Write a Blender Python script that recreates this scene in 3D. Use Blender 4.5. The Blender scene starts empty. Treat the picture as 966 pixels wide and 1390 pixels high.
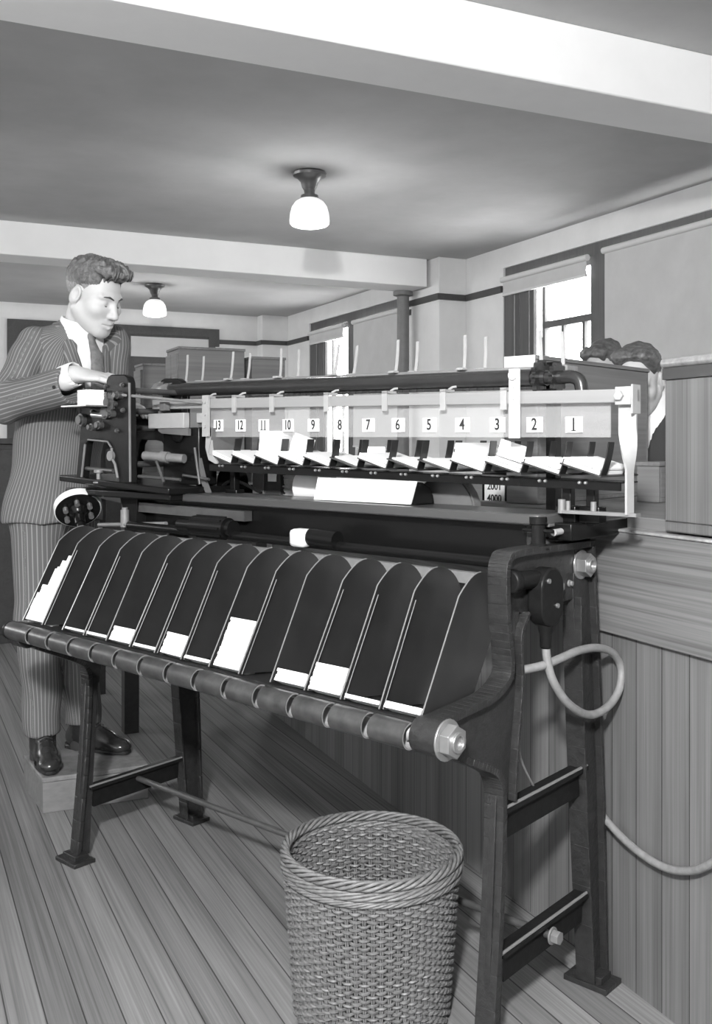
import bpy, math, random
import numpy as np
from mathutils import Vector, Matrix

random.seed(7)
S = bpy.context.scene
COL = S.collection
PI = math.pi

# ------------------------------------------------------------------ materials
def mat(name, g, rough=0.6, metal=0.0, noise=0.0, scale=20.0, stretch=None, bump=0.0, spec=0.5, emit=0.0, coat=0.0):
    m = bpy.data.materials.new(name); m.use_nodes = True
    nt = m.node_tree; b = nt.nodes['Principled BSDF']
    b.inputs['Base Color'].default_value = (g, g, g, 1)
    b.inputs['Roughness'].default_value = rough
    b.inputs['Metallic'].default_value = metal
    b.inputs['Specular IOR Level'].default_value = spec
    b.inputs['Coat Weight'].default_value = coat
    if emit:
        b.inputs['Emission Color'].default_value = (1, 1, 1, 1)
        b.inputs['Emission Strength'].default_value = emit
    if noise or bump:
        tc = nt.nodes.new('ShaderNodeTexCoord'); mp = nt.nodes.new('ShaderNodeMapping')
        nt.links.new(tc.outputs['Object'], mp.inputs['Vector'])
        if stretch: mp.inputs['Scale'].default_value = stretch
        n = nt.nodes.new('ShaderNodeTexNoise'); n.inputs['Scale'].default_value = scale
        n.inputs['Detail'].default_value = 5; n.inputs['Roughness'].default_value = 0.6
        nt.links.new(mp.outputs[0], n.inputs['Vector'])
        if noise:
            r = nt.nodes.new('ShaderNodeMapRange')
            r.inputs['From Min'].default_value = 0.3; r.inputs['From Max'].default_value = 0.7
            r.inputs['To Min'].default_value = g * (1 - noise); r.inputs['To Max'].default_value = g * (1 + noise)
            nt.links.new(n.outputs['Fac'], r.inputs['Value'])
            nt.links.new(r.outputs[0], b.inputs['Base Color'])
        if bump:
            bp = nt.nodes.new('ShaderNodeBump'); bp.inputs['Strength'].default_value = bump
            bp.inputs['Distance'].default_value = 0.01
            nt.links.new(n.outputs['Fac'], bp.inputs['Height']); nt.links.new(bp.outputs[0], b.inputs['Normal'])
    return m

def wood_mat(name, g, var=0.35, axis=2, plank=None, gap=0.004, scale=1.0, rough=0.5, cross=0, warp=3.0, fine=70.0):
    """grain runs along object axis `axis`; with `plank` boards of that width are laid side by side along axis `cross`."""
    m = bpy.data.materials.new(name); m.use_nodes = True
    nt = m.node_tree; N = nt.nodes; L = nt.links; b = N['Principled BSDF']
    b.inputs['Roughness'].default_value = rough; b.inputs['Specular IOR Level'].default_value = 0.25
    tc = N.new('ShaderNodeTexCoord'); sp = N.new('ShaderNodeSeparateXYZ'); L.new(tc.outputs['Object'], sp.inputs[0])
    def math_(op, a, bb=None, c=None):
        n = N.new('ShaderNodeMath'); n.operation = op
        for i, v in enumerate((a, bb, c)):
            if v is None: continue
            if isinstance(v, (int, float)): n.inputs[i].default_value = v
            else: L.new(v, n.inputs[i])
        return n.outputs[0]
    vec = tc.outputs['Object']
    if plank:
        q = math_('DIVIDE', sp.outputs[cross], plank)
        idx = math_('FLOOR', q); fr = math_('SUBTRACT', q, idx)
        wn = N.new('ShaderNodeTexWhiteNoise'); wn.noise_dimensions = '1D'; L.new(idx, wn.inputs['W'])
        off = math_('MULTIPLY', wn.outputs['Value'], 37.0)
        cb = N.new('ShaderNodeCombineXYZ')
        for i in range(3): L.new(math_('ADD', sp.outputs[i], off), cb.inputs[i])
        vec = cb.outputs[0]
    mp = N.new('ShaderNodeMapping'); sc = [fine * scale] * 3; sc[axis] = 1.6 * scale
    mp.inputs['Scale'].default_value = sc; L.new(vec, mp.inputs['Vector'])
    n1 = N.new('ShaderNodeTexNoise'); n1.inputs['Scale'].default_value = 1.0; n1.inputs['Detail'].default_value = 4
    n1.inputs['Distortion'].default_value = 0.4; L.new(mp.outputs[0], n1.inputs['Vector'])
    mp2 = N.new('ShaderNodeMapping'); sc2 = [warp * scale * 4] * 3; sc2[axis] = 0.5 * scale
    mp2.inputs['Scale'].default_value = sc2; L.new(vec, mp2.inputs['Vector'])
    n2 = N.new('ShaderNodeTexNoise'); n2.inputs['Scale'].default_value = 1.0; n2.inputs['Detail'].default_value = 3
    n2.inputs['Distortion'].default_value = 1.5; L.new(mp2.outputs[0], n2.inputs['Vector'])
    v = math_('ADD', math_('MULTIPLY', n1.outputs['Fac'], 0.5), math_('MULTIPLY', n2.outputs['Fac'], 0.5))
    v = math_('SUBTRACT', v, 0.5)
    v = math_('MULTIPLY_ADD', v, var * 4.0, 1.0)
    if plank:
        v = math_('MULTIPLY', v, math_('MULTIPLY_ADD', wn.outputs['Value'], 0.30, 0.85))
        e = math_('MINIMUM', fr, math_('SUBTRACT', 1.0, fr))
        gapm = math_('GREATER_THAN', e, gap / plank)
        v = math_('MULTIPLY', v, math_('MULTIPLY_ADD', gapm, 0.75, 0.25))
    v = math_('MULTIPLY', v, g); v = math_('MAXIMUM', v, 0.004)
    cc = N.new('ShaderNodeCombineColor')
    for i in range(3): L.new(v, cc.inputs[i])
    L.new(cc.outputs[0], b.inputs['Base Color'])
    return m

# ------------------------------------------------------------------ mesh builder
def rotm(axis, a): return Matrix.Rotation(a, 3, axis)

class MB:
    def __init__(s): s.v = []; s.f = []; s.mi = []; s.cur = 0
    def add(s, vs, fs):
        o = len(s.v); s.v += [tuple(x) for x in vs]
        for f in fs: s.f.append([i + o for i in f]); s.mi.append(s.cur)
        return s
    def box(s, a, b, R=None, c=None):
        """axis box between corners a and b; optional rotation R (3x3) about c"""
        x0, y0, z0 = a; x1, y1, z1 = b
        vs = [Vector(p) for p in ((x0,y0,z0),(x1,y0,z0),(x1,y1,z0),(x0,y1,z0),(x0,y0,z1),(x1,y0,z1),(x1,y1,z1),(x0,y1,z1))]
        if R is not None:
            c = Vector(c) if c is not None else (Vector(a) + Vector(b)) / 2
            vs = [R @ (p - c) + c for p in vs]
        return s.add(vs, [(0,3,2,1),(4,5,6,7),(0,1,5,4),(1,2,6,5),(2,3,7,6),(3,0,4,7)])
    def hexa(s, vs):
        return s.add(vs, [(0,3,2,1),(4,5,6,7),(0,1,5,4),(1,2,6,5),(2,3,7,6),(3,0,4,7)])
    def bar(s, p0, p1, w, h, up=(0,0,1)):
        p0 = Vector(p0); p1 = Vector(p1); d = (p1 - p0).normalized(); up = Vector(up)
        x = d.cross(up).normalized(); y = x.cross(d).normalized()
        x = x * (w / 2); y = y * (h / 2)
        return s.add([p0-x-y, p0+x-y, p0+x+y, p0-x+y, p1-x-y, p1+x-y, p1+x+y, p1-x+y],
                     [(0,1,2,3),(4,7,6,5),(0,4,5,1),(1,5,6,2),(2,6,7,3),(3,7,4,0)])
    def cyl(s, p0, p1, r0, r1=None, n=20, caps=True):
        return s.tube([p0, p1], [r0, r0 if r1 is None else r1], n, caps)
    def tube(s, path, r, n=10, caps=True, closed=False):
        P = [Vector(p) for p in path]; m = len(P)
        if not isinstance(r, (list, tuple)): r = [r] * m
        T = []
        for i in range(m):
            a = P[(i-1) % m] if (closed or i > 0) else P[i]
            b = P[(i+1) % m] if (closed or i < m-1) else P[i]
            T.append((b - a).normalized())
        ref = Vector((0,0,1)) if abs(T[0].z) < 0.9 else Vector((1,0,0))
        x = T[0].cross(ref).normalized()
        vs = []
        for i in range(m):
            x = (x - T[i] * x.dot(T[i]))
            if x.length < 1e-6: x = T[i].orthogonal()
            x.normalize(); y = T[i].cross(x)
            for k in range(n):
                a = 2*PI*k/n
                vs.append(P[i] + (x*math.cos(a) + y*math.sin(a)) * r[i])
        fs = []
        for i in range(m if closed else m-1):
            j = (i+1) % m
            for k in range(n):
                k2 = (k+1) % n
                fs.append((i*n+k, i*n+k2, j*n+k2, j*n+k))
        if caps and not closed:
            fs.append(tuple(range(n-1, -1, -1))); fs.append(tuple((m-1)*n + k for k in range(n)))
        return s.add(vs, fs)
    def lathe(s, prof, c=(0,0,0), axis=(0,0,1), n=32):
        """prof: list of (radius, height along axis)"""
        ax = Vector(axis).normalized(); x = ax.orthogonal().normalized(); y = ax.cross(x); c = Vector(c)
        vs = []; m = len(prof)
        for r, h in prof:
            for k in range(n):
                a = 2*PI*k/n
                vs.append(c + ax*h + (x*math.cos(a) + y*math.sin(a)) * max(r, 1e-5))
        fs = []
        for i in range(m-1):
            for k in range(n):
                k2 = (k+1) % n
                fs.append((i*n+k, i*n+k2, (i+1)*n+k2, (i+1)*n+k))
        return s.add(vs, fs)
    def prism(s, poly, off):
        """polygon of 3D points extruded by vector off"""
        n = len(poly); off = Vector(off); P = [Vector(p) for p in poly]
        return s.add(P + [p + off for p in P],
                     [tuple(range(n-1,-1,-1)), tuple(range(n, 2*n))] + [(i, (i+1) % n, n+(i+1) % n, n+i) for i in range(n)])
    def uprism(s, poly, u0, u1):           # polygon in (v,w), extruded along u
        return s.prism([(u0, a, b) for a, b in poly], (u1-u0, 0, 0))
    def vprism(s, poly, v0, v1):           # polygon in (u,w), extruded along v
        return s.prism([(a, v0, b) for a, b in poly], (0, v1-v0, 0))
    def grid(s, P, thick=None):
        """P[i][j] points; optional thickness along the vertex normals"""
        A = np.array([[tuple(p) for p in r] for r in P], float); ni, nj = A.shape[:2]
        def faces(o, flip):
            r = []
            for i in range(ni-1):
                for j in range(nj-1):
                    q = (o+i*nj+j, o+i*nj+j+1, o+(i+1)*nj+j+1, o+(i+1)*nj+j)
                    r.append(q[::-1] if flip else q)
            return r
        if thick is None: return s.add(A.reshape(-1,3), faces(0, False))
        gi = np.gradient(A, axis=0); gj = np.gradient(A, axis=1)
        nn = np.cross(gi, gj); nn /= np.linalg.norm(nn, axis=2, keepdims=True) + 1e-12
        B = A + nn * thick
        o = ni*nj
        fs = faces(0, True) + faces(o, False) if False else faces(0, False) + faces(o, True)
        bd = [(i, 0) for i in range(ni)] + [(ni-1, j) for j in range(1, nj)] + [(i, nj-1) for i in range(ni-2, -1, -1)] + [(0, j) for j in range(nj-2, 0, -1)]
        ids = [i*nj+j for i, j in bd]
        for a, b in zip(ids, ids[1:] + ids[:1]): fs.append((a, b, b+o, a+o))
        return s.add(np.concatenate([A.reshape(-1,3), B.reshape(-1,3)]), fs)

def obj(name, mb, material, parent=None, loc=(0,0,0), rotz=0.0, bevel=0.0, smooth=0.7, label=None, recalc=True):
    me = bpy.data.meshes.new(name)
    me.from_pydata([tuple(v) for v in mb.v], [], mb.f); me.update()
    mats = material if isinstance(material, (list, tuple)) else [material]
    for m in mats: me.materials.append(m)
    if len(mats) > 1: me.polygons.foreach_set('material_index', mb.mi)
    if recalc:
        import bmesh
        bm = bmesh.new(); bm.from_mesh(me); bmesh.ops.recalc_face_normals(bm, faces=bm.faces); bm.to_mesh(me); bm.free()
    if smooth:
        me.shade_smooth(); me.set_sharp_from_angle(angle=smooth)
    o = bpy.data.objects.new(name, me); COL.objects.link(o)
    o.location = loc; o.rotation_euler = (0, 0, rotz)
    if parent is not None: o.parent = parent
    if bevel:
        bv = o.modifiers.new('bevel', 'BEVEL'); bv.width = bevel; bv.segments = 2; bv.limit_method = 'ANGLE'; bv.angle_limit = 0.6
    if label: o['label'] = label
    return o

def tag(o, label, cat, group=None, kind=None):
    o['label'] = label; o['category'] = cat
    if group: o['group'] = group
    if kind: o['kind'] = kind
    return o

def thing(name, label, cat, loc=(0,0,0), rotz=0.0, group=None):
    o = bpy.data.objects.new(name, None); COL.objects.link(o); o.empty_display_size = 0.1
    o.location = loc; o.rotation_euler = (0, 0, rotz)
    return tag(o, label, cat, group)

def struct(name, mb, m, **k):
    o = obj(name, mb, m, **k)
    if k.get('parent') is None: o['kind'] = 'structure'
    return o

def text_mesh(name, s, size, material, parent, loc, rot, extrude=0.0006, bold=0.0, sx=1.0, space=1.0):
    cu = bpy.data.curves.new(name, 'FONT'); cu.body = s; cu.size = size; cu.extrude = extrude; cu.offset = bold
    cu.align_x = 'CENTER'; cu.align_y = 'CENTER'; cu.space_character = space
    t = bpy.data.objects.new(name + '_curve', cu); COL.objects.link(t)
    dg = bpy.context.evaluated_depsgraph_get()
    me = bpy.data.meshes.new_from_object(t.evaluated_get(dg)); me.name = name
    bpy.data.objects.remove(t)
    me.materials.clear(); me.materials.append(material)
    o = bpy.data.objects.new(name, me); COL.objects.link(o)
    o.parent = parent; o.location = loc; o.rotation_euler = rot; o.scale = (sx, 1, 1)
    return o

def smoothstep_path(pts, n=8):
    """Catmull-Rom through 3D points"""
    P = [Vector(p) for p in pts]; out = []
    for i in range(len(P)-1):
        a = P[max(i-1,0)]; b = P[i]; c = P[i+1]; d = P[min(i+2,len(P)-1)]
        for k in range(n):
            t = k/n
            out.append(0.5*((2*b) + (c-a)*t + (2*a-5*b+4*c-d)*t*t + (3*b-a-3*c+d)*t**3))
    out.append(P[-1]); return out

# ------------------------------------------------------------------ signed-distance modelling (figures)
class SDF:
    """smooth-union body of ellipsoids and tapered capsules, meshed with surface nets"""
    def __init__(s): s.ops = []
    def ell(s, c, r, k=0.02, R=None, sub=False):
        s.ops.append(('e', np.array(c, float), np.array(r, float), k, None if R is None else np.array(R, float), sub)); return s
    def cap(s, a, b, ra, rb, k=0.02, flat=None, sub=False):
        """tapered capsule; flat=(axis vector, factor) squashes it along the axis"""
        s.ops.append(('c', np.array(a, float), np.array(b, float), ra, rb, k, flat, sub)); return s
    def chain(s, pts, rs, k=0.02, flat=None):
        for i in range(len(pts)-1): s.cap(pts[i], pts[i+1], rs[i], rs[i+1], k, flat)
        return s
    def cut(s, p, n): s.ops.append(('p', np.array(p, float), np.array(n, float) / np.linalg.norm(n))); return s   # keep the side n points away from
    def eval(s, X):
        d = np.full(X.shape[0], 1e3); x0 = X[0,0]
        for o in s.ops:
            if o[0] == 'e' and abs(x0 - o[1][0]) > max(o[2]) + 0.05 + o[3]: continue
            if o[0] == 'c':
                rr = max(o[3], o[4]) + 0.05 + o[5]
                if x0 < min(o[1][0], o[2][0]) - rr or x0 > max(o[1][0], o[2][0]) + rr: continue
            if o[0] == 'e':
                q = X - o[1]
                if o[4] is not None: q = q @ o[4]
                r = o[2]; k0 = np.linalg.norm(q / r, axis=1); k1 = np.linalg.norm(q / (r*r), axis=1) + 1e-9
                e = k0 * (k0 - 1) / k1; k = o[3]; sub = o[5]
            elif o[0] == 'c':
                a, b, ra, rb, k, flat, sub = o[1:]
                q = X - a; ba = b - a
                if flat is not None:
                    ax = np.array(flat[0], float); ax /= np.linalg.norm(ax)
                    q = q + np.outer(q @ ax, ax) * (1/flat[1] - 1); ba = ba + ax * (ba @ ax) * (1/flat[1] - 1)
                h = np.clip((q @ ba) / (ba @ ba + 1e-12), 0, 1)
                e = np.linalg.norm(q - np.outer(h, ba), axis=1) - (ra + (rb - ra) * h)
                if flat is not None: e = e * min(1, flat[1])**0.3
            else:
                e = (X - o[1]) @ o[2]; d = np.maximum(d, e); continue
            if sub:
                h = np.clip(0.5 - 0.5*(d + e)/max(k,1e-6), 0, 1); d = d*(1-h) - e*h + k*h*(1-h)
            else:
                h = np.clip(0.5 + 0.5*(e - d)/max(k,1e-6), 0, 1)
                d = e*(1-h) + d*h - k*h*(1-h)
                d = np.where(d > 500, e, d)
        return d

def axis_steps(lo, hi, h, fine=()):
    """coordinates from lo to hi in steps h, refined to hf inside the (a, b, hf) ranges"""
    out = [lo]
    while out[-1] < hi:
        st = h
        for a, b, hf in fine:
            if a - h < out[-1] < b: st = min(st, hf)
        out.append(out[-1] + st)
    return np.array(out)

def surface_nets(f, ax):
    n = np.array([len(a) for a in ax])
    V = np.empty(n)
    Y, Z = np.meshgrid(ax[1], ax[2], indexing='ij')
    for i in range(n[0]):
        X = np.stack([np.full(Y.size, ax[0][i]), Y.ravel(), Z.ravel()], 1)
        V[i] = f(X).reshape(n[1], n[2])
    ins = V < 0
    c = np.zeros(n-1, int)
    for dx in (0,1):
        for dy in (0,1):
            for dz in (0,1): c += ins[dx:n[0]-1+dx, dy:n[1]-1+dy, dz:n[2]-1+dz]
    act = (c > 0) & (c < 8); idx = np.full(n-1, -1); cells = np.argwhere(act); idx[act] = np.arange(len(cells))
    acc = np.zeros((len(cells), 3)); cnt = np.zeros(len(cells))
    corners = [(a,b,d) for a in (0,1) for b in (0,1) for d in (0,1)]
    for p in corners:
        for q in corners:
            if sum(abs(p[i]-q[i]) for i in range(3)) == 1 and p < q:
                i0 = tuple((cells + p).T); i1 = tuple((cells + q).T); a = V[i0]; b = V[i1]
                m = (a < 0) != (b < 0); t = np.where(m, a/np.where(np.abs(a-b) < 1e-12, 1, a-b), 0)
                pt = np.array(p) + t[:,None]*(np.array(q) - np.array(p)); acc[m] += pt[m]; cnt[m] += 1
    G = cells + acc/np.maximum(cnt,1)[:,None]
    P = np.stack([np.interp(G[:,i], np.arange(n[i]), ax[i]) for i in range(3)], 1)
    F = []
    for axis in range(3):
        sl = [slice(0, n[i]) for i in range(3)]; sa = list(sl); sb = list(sl)
        sa[axis] = slice(0, n[axis]-1); sb[axis] = slice(1, n[axis])
        E = np.argwhere(ins[tuple(sa)] != ins[tuple(sb)])
        u, w = (axis+1) % 3, (axis+2) % 3
        E = E[(E[:,u] > 0) & (E[:,w] > 0) & (E[:,u] < n[u]-1) & (E[:,w] < n[w]-1)]
        if not len(E): continue
        s0 = ins[tuple(E.T)]
        eu = np.zeros(3, int); eu[u] = 1; ew = np.zeros(3, int); ew[w] = 1
        q = np.stack([idx[tuple((E-eu-ew).T)], idx[tuple((E-ew).T)], idx[tuple(E.T)], idx[tuple((E-eu).T)]], 1)
        q[~s0] = q[~s0][:, ::-1]; F.append(q)
    F = np.concatenate(F); F = F[(F >= 0).all(1)]
    return P, F

def sdf_obj(name, sdf, ax, material, parent=None, origin=(0,0,0), label=None, smooth_it=1, attr=None, post=None):
    P, F = surface_nets(sdf.eval if hasattr(sdf, 'eval') else sdf, ax)
    for _ in range(smooth_it):
        A = np.zeros_like(P); C = np.zeros(len(P))
        for k in range(4):
            a, b = F[:,k], F[:,(k+1) % 4]
            np.add.at(A, a, P[b]); np.add.at(A, b, P[a]); np.add.at(C, a, 1); np.add.at(C, b, 1)
        P = 0.5*P + 0.5*A/np.maximum(C,1)[:,None]
    me = bpy.data.meshes.new(name); me.from_pydata((P - np.array(origin)).tolist(), [], F.tolist()); me.update()
    me.materials.append(material); me.shade_smooth()
    if attr is not None:
        at = me.attributes.new('stripe', 'FLOAT', 'POINT'); at.data.foreach_set('value', attr(P).astype(np.float32))
    o = bpy.data.objects.new(name, me); COL.objects.link(o)
    if parent is not None: o.parent = parent
    else: o.location = origin
    if label: o['label'] = label
    return o
SKY, FLASH_POS, FLASH, LAMP, EXPO = 19.0, (-0.25,-0.6,2.1), 730.0, 22.0, 0.0
# ------------------------------------------------------------------ camera (level, lens shifted up as on a view camera)
H = 1.2
cam = bpy.data.cameras.new('camera'); camo = bpy.data.objects.new('camera', cam); COL.objects.link(camo)
cam.sensor_fit = 'AUTO'; cam.sensor_width = 36.0
cam.lens = 1340.0 / 1390.0 * 36.0
cam.shift_y = -(695.0 - 603.0) / 1390.0
camo.location = (0, 0, H); camo.rotation_euler = (PI/2, 0, 0)
cam.clip_start = 0.05
S.camera = camo

# ------------------------------------------------------------------ shared materials
M = {}
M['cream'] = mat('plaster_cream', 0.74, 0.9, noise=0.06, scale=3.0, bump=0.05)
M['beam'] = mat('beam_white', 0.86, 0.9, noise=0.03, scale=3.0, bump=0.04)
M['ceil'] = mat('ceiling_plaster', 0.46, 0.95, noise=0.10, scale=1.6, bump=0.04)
M['rail_wood'] = wood_mat('dark_trim_wood', 0.075, 0.2, axis=1, rough=0.6)
M['win_wood'] = wood_mat('window_wood', 0.10, 0.25, axis=2, rough=0.6)
M['floor'] = wood_mat('floor_boards', 0.165, 0.55, axis=1, plank=0.074, gap=0.0016, cross=0, rough=0.6, fine=190.0)
M['blind'] = mat('blind_cloth', 0.52, 0.95, noise=0.05, scale=6)
M['blind_edge'] = mat('blind_roller', 0.62, 0.8)
M['pipe'] = mat('pipe_paint', 0.16, 0.45, noise=0.1)
M['lampmetal'] = mat('lamp_brass', 0.14, 0.35, metal=0.6)
M['opal'] = mat('opal_glass', 0.88, 0.25, emit=0.55)
M['paper'] = mat('paper_white', 0.84, 0.8, noise=0.03, scale=30)
M['ink'] = mat('ink', 0.02, 0.7)

def glass_mat(name, fac, g=0.6, rough=0.03):
    m = bpy.data.materials.new(name); m.use_nodes = True; nt = m.node_tree; N = nt.nodes; L = nt.links
    N.remove(N['Principled BSDF']); out = N['Material Output']
    t = N.new('ShaderNodeBsdfTransparent'); gl = N.new('ShaderNodeBsdfGlossy'); df = N.new('ShaderNodeBsdfDiffuse')
    gl.inputs['Roughness'].default_value = rough; gl.inputs['Color'].default_value = (1,1,1,1)
    df.inputs['Color'].default_value = (g, g, g, 1)
    lw = N.new('ShaderNodeLayerWeight'); lw.inputs['Blend'].default_value = 0.5
    pw = N.new('ShaderNodeMath'); pw.operation = 'POWER'; L.new(lw.outputs['Facing'], pw.inputs[0]); pw.inputs[1].default_value = 4.0
    fr = N.new('ShaderNodeMath'); fr.operation = 'MULTIPLY_ADD'; L.new(pw.outputs[0], fr.inputs[0]); fr.inputs[1].default_value = 0.5; fr.inputs[2].default_value = 0.03
    m1 = N.new('ShaderNodeMixShader'); m1.inputs[0].default_value = fac
    L.new(t.outputs[0], m1.inputs[1]); L.new(df.outputs[0], m1.inputs[2])
    m2 = N.new('ShaderNodeMixShader'); L.new(fr.outputs[0], m2.inputs[0]); L.new(m1.outputs[0], m2.inputs[1]); L.new(gl.outputs[0], m2.inputs[2])
    L.new(m2.outputs[0], out.inputs['Surface'])
    return m
M['winglass'] = glass_mat('window_glass', 0.03)
M['veiled_plate_glass'] = glass_mat('veiled_plate_glass', 0.16, 0.8)  # diffuse share paints a whitish reflection veil over the glass

# ------------------------------------------------------------------ room: local (q, p, z), q across to the window wall, p along it away from the camera
RA = math.radians(25.3)
RQ = Vector((math.cos(RA), math.sin(RA), 0)); RP = Vector((-math.sin(RA), math.cos(RA), 0))
def room(name, mb, m, **k): return obj(name, mb, m, rotz=RA, **k)
def rw(q, p, z=0): return RQ*q + RP*p + Vector((0,0,z))
QW = 4.368; PB = 11.35; CH = 2.75
def rstruct(name, mb, m, **k):
    o = room(name, mb, m, **k); o['kind'] = 'structure'; return o
rstruct('floor', MB().box((-3.1,-4.6,-0.1),(QW+0.3,PB+0.3,0)), M['floor'])
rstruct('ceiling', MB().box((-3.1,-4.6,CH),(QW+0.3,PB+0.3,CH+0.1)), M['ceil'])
FILL_WIN = [(5.5,6.95),(8.2,10.8)]  # left-wall openings out of view, added to brighten the room with sky light
wl = MB(); ps = [-4.6]
for a, b in FILL_WIN: ps += [a, b]
ps.append(PB+0.3)
for i in range(0, len(ps), 2): wl.box((-3.2,ps[i],0),(-3.0,ps[i+1],CH))
for a, b in FILL_WIN: wl.box((-3.2,a,0),(-3.0,b,1.5)); wl.box((-3.2,a,2.5),(-3.0,b,CH))
rstruct('wall_left', wl, M['cream'])
for i, (a, b) in enumerate(FILL_WIN):
    fr = MB(); fr.box((-3.16,a,1.5),(-3.06,b,1.55)); fr.box((-3.16,a,2.45),(-3.06,b,2.5)); m_ = (a+b)/2
    for x in (a+.03, m_, b-.03): fr.box((-3.16,x-.03,1.55),(-3.06,x+.03,2.45))
    fr.box((-3.14,a,1.98),(-3.08,b,2.02))
    f = rstruct('window_%d' % (i+5), fr, M['beam'])  # added window out of view, there only to let in fill light
    obj('pane', MB().box((-3.112,a+.02,1.54),(-3.108,b-.02,2.46)), M['winglass'], parent=f)
M['panel'] = wood_mat('unseen_dark_panel', 0.06, 0.25, axis=2, plank=0.3, cross=0, rough=0.7)  # unseen wall made dark to cut reflections and bounced light
rstruct('wall_front', MB().box((-3.0,-4.7,0),(QW+0.3,-4.5,CH)), M['panel'])
rstruct('wall_back', MB().box((-3.0,PB,0),(QW+0.3,PB+0.2,CH)), M['cream'])
wr = MB(); OP = [(3.6, 6.53), (8.1, 10.5)]; zb, zt = 0.95, 2.585
ps = [-4.5]
for a, b in OP: ps += [a, b]
ps.append(PB)
for i in range(0, len(ps), 2): wr.box((QW, ps[i], 0), (QW+0.25, ps[i+1], CH))
for a, b in OP:
    wr.box((QW, a, 0), (QW+0.25, b, zb)); wr.box((QW, a, zt), (QW+0.25, b, CH))
rstruct('wall_right', wr, M['cream'])
rstruct('ceiling_beam', MB().box((-3.0,2.948,2.515),(QW,3.243,CH)), M['beam'], bevel=0.006)
rstruct('ceiling_beam', MB().box((-3.0,7.214,2.515),(QW-0.3,7.54,CH)), M['beam'], bevel=0.006)
rstruct('wall_pilaster', MB().box((QW-0.264,7.081,0),(QW,7.56,CH)), M['cream'], bevel=0.005)
rstruct('wall_pilaster', MB().box((QW-0.33,PB-0.18,0),(QW,PB,CH)), M['cream'], bevel=0.005)
# picture rail, z 2.39-2.44, wraps the pilasters
pr = MB(); z0, z1, d = 2.395, 2.445, 0.025
pr.box((QW-d,6.53,z0),(QW,7.081-d,z1)); pr.box((QW-0.264-d,7.081-d,z0),(QW,7.081,z1)); pr.box((QW-0.264-d,7.081,z0),(QW-0.264,7.56+d,z1))
pr.box((QW-0.264,7.56,z0),(QW-d,7.56+d,z1)); pr.box((QW-d,7.56,z0),(QW,8.1,z1)); pr.box((QW-d,10.5,z0),(QW,PB-0.18-d,z1))
rstruct('trim_1', pr, M['rail_wood'])
pr = MB(); pr.box((3.55,PB-d,z0),(QW-0.33-d,PB,z1)); pr.box((QW-0.33-d,PB-0.18-d,z0),(QW-0.33,PB,z1)); pr.box((QW-0.33,PB-0.18-d,z0),(QW,PB-0.18,z1))
rstruct('trim_2', pr, M['rail_wood'])
rstruct('baseboard_right', MB().box((QW-0.02,-4.5,0),(QW,PB,0.15)), M['rail_wood'])
rstruct('baseboard_back', MB().box((-3,PB-0.02,0),(QW-0.33,PB,0.15)), M['rail_wood'])

# windows in the right wall
def window(name, a, b, mullions, panes, shutter=None, blindz=None):
    fr = MB(); qa, qb = QW+0.02, QW+0.12
    fr.box((qa,a,zt-0.085),(qb,b,zt)); fr.box((qa,a,zb),(qb,b,zb+0.05))
    for x0, x1 in mullions: fr.box((qa-0.01,x0,zb+0.05),(qb,x1,zt-0.085))
    f = rstruct(name, fr, M['win_wood'])
    for x0, x1, zm, bars in panes:
        s = MB(); qs, qe = QW+0.06, QW+0.10
        s.box((qs,x0,zm-0.025),(qe,x1,zm+0.025)); s.box((qs,x0,zb+0.05),(qe,x1,zb+0.11)); s.box((qs,x0,zt-0.13),(qe,x1,zt-0.085))
        s.box((qs,x0,zb+0.1),(qe,x0+0.035,zt-0.1)); s.box((qs,x1-0.035,zb+0.1),(qe,x1,zt-0.1))
        for bx in bars: s.box((qs+0.005,bx-0.014,zb+0.1),(qe-0.005,bx+0.014,zm))
        obj('sash', s, M['win_wood'], parent=f)
        obj('pane', MB().box((QW+0.078,x0+0.02,zb+0.08),(QW+0.082,x1-0.02,zt-0.1)), M['winglass'], parent=f)
    if shutter:
        x0, x1 = shutter; s = MB(); n = 4; w = (x1-x0)/n
        for i in range(n):
            R = rotm('Z', 0.25 if i % 2 else -0.25)
            s.box((QW+0.0,x0+i*w+0.004,zb+0.06),(QW+0.025,x0+(i+1)*w-0.004,zt-0.1), R)
        obj('shutter', s, M['win_wood'], parent=f)
    return f
window('window_1', 5.25, 6.53, [(5.25,5.47),(6.49,6.53)], [(5.47,6.10,2.09,(5.62,5.86))], shutter=(6.10,6.49))
window('window_2', 3.6, 5.25, [(3.6,3.72)], [(3.72,5.2,2.09,(4.2,4.7))])
window('window_3', 9.28, 10.5, [(9.28,9.46),(10.42,10.5)], [(9.46,10.0,1.85,(9.72,))], shutter=(10.0,10.42))
window('window_4', 8.1, 9.28, [(8.1,8.2)], [(8.2,9.22,2.09,(8.7,))])

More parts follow.
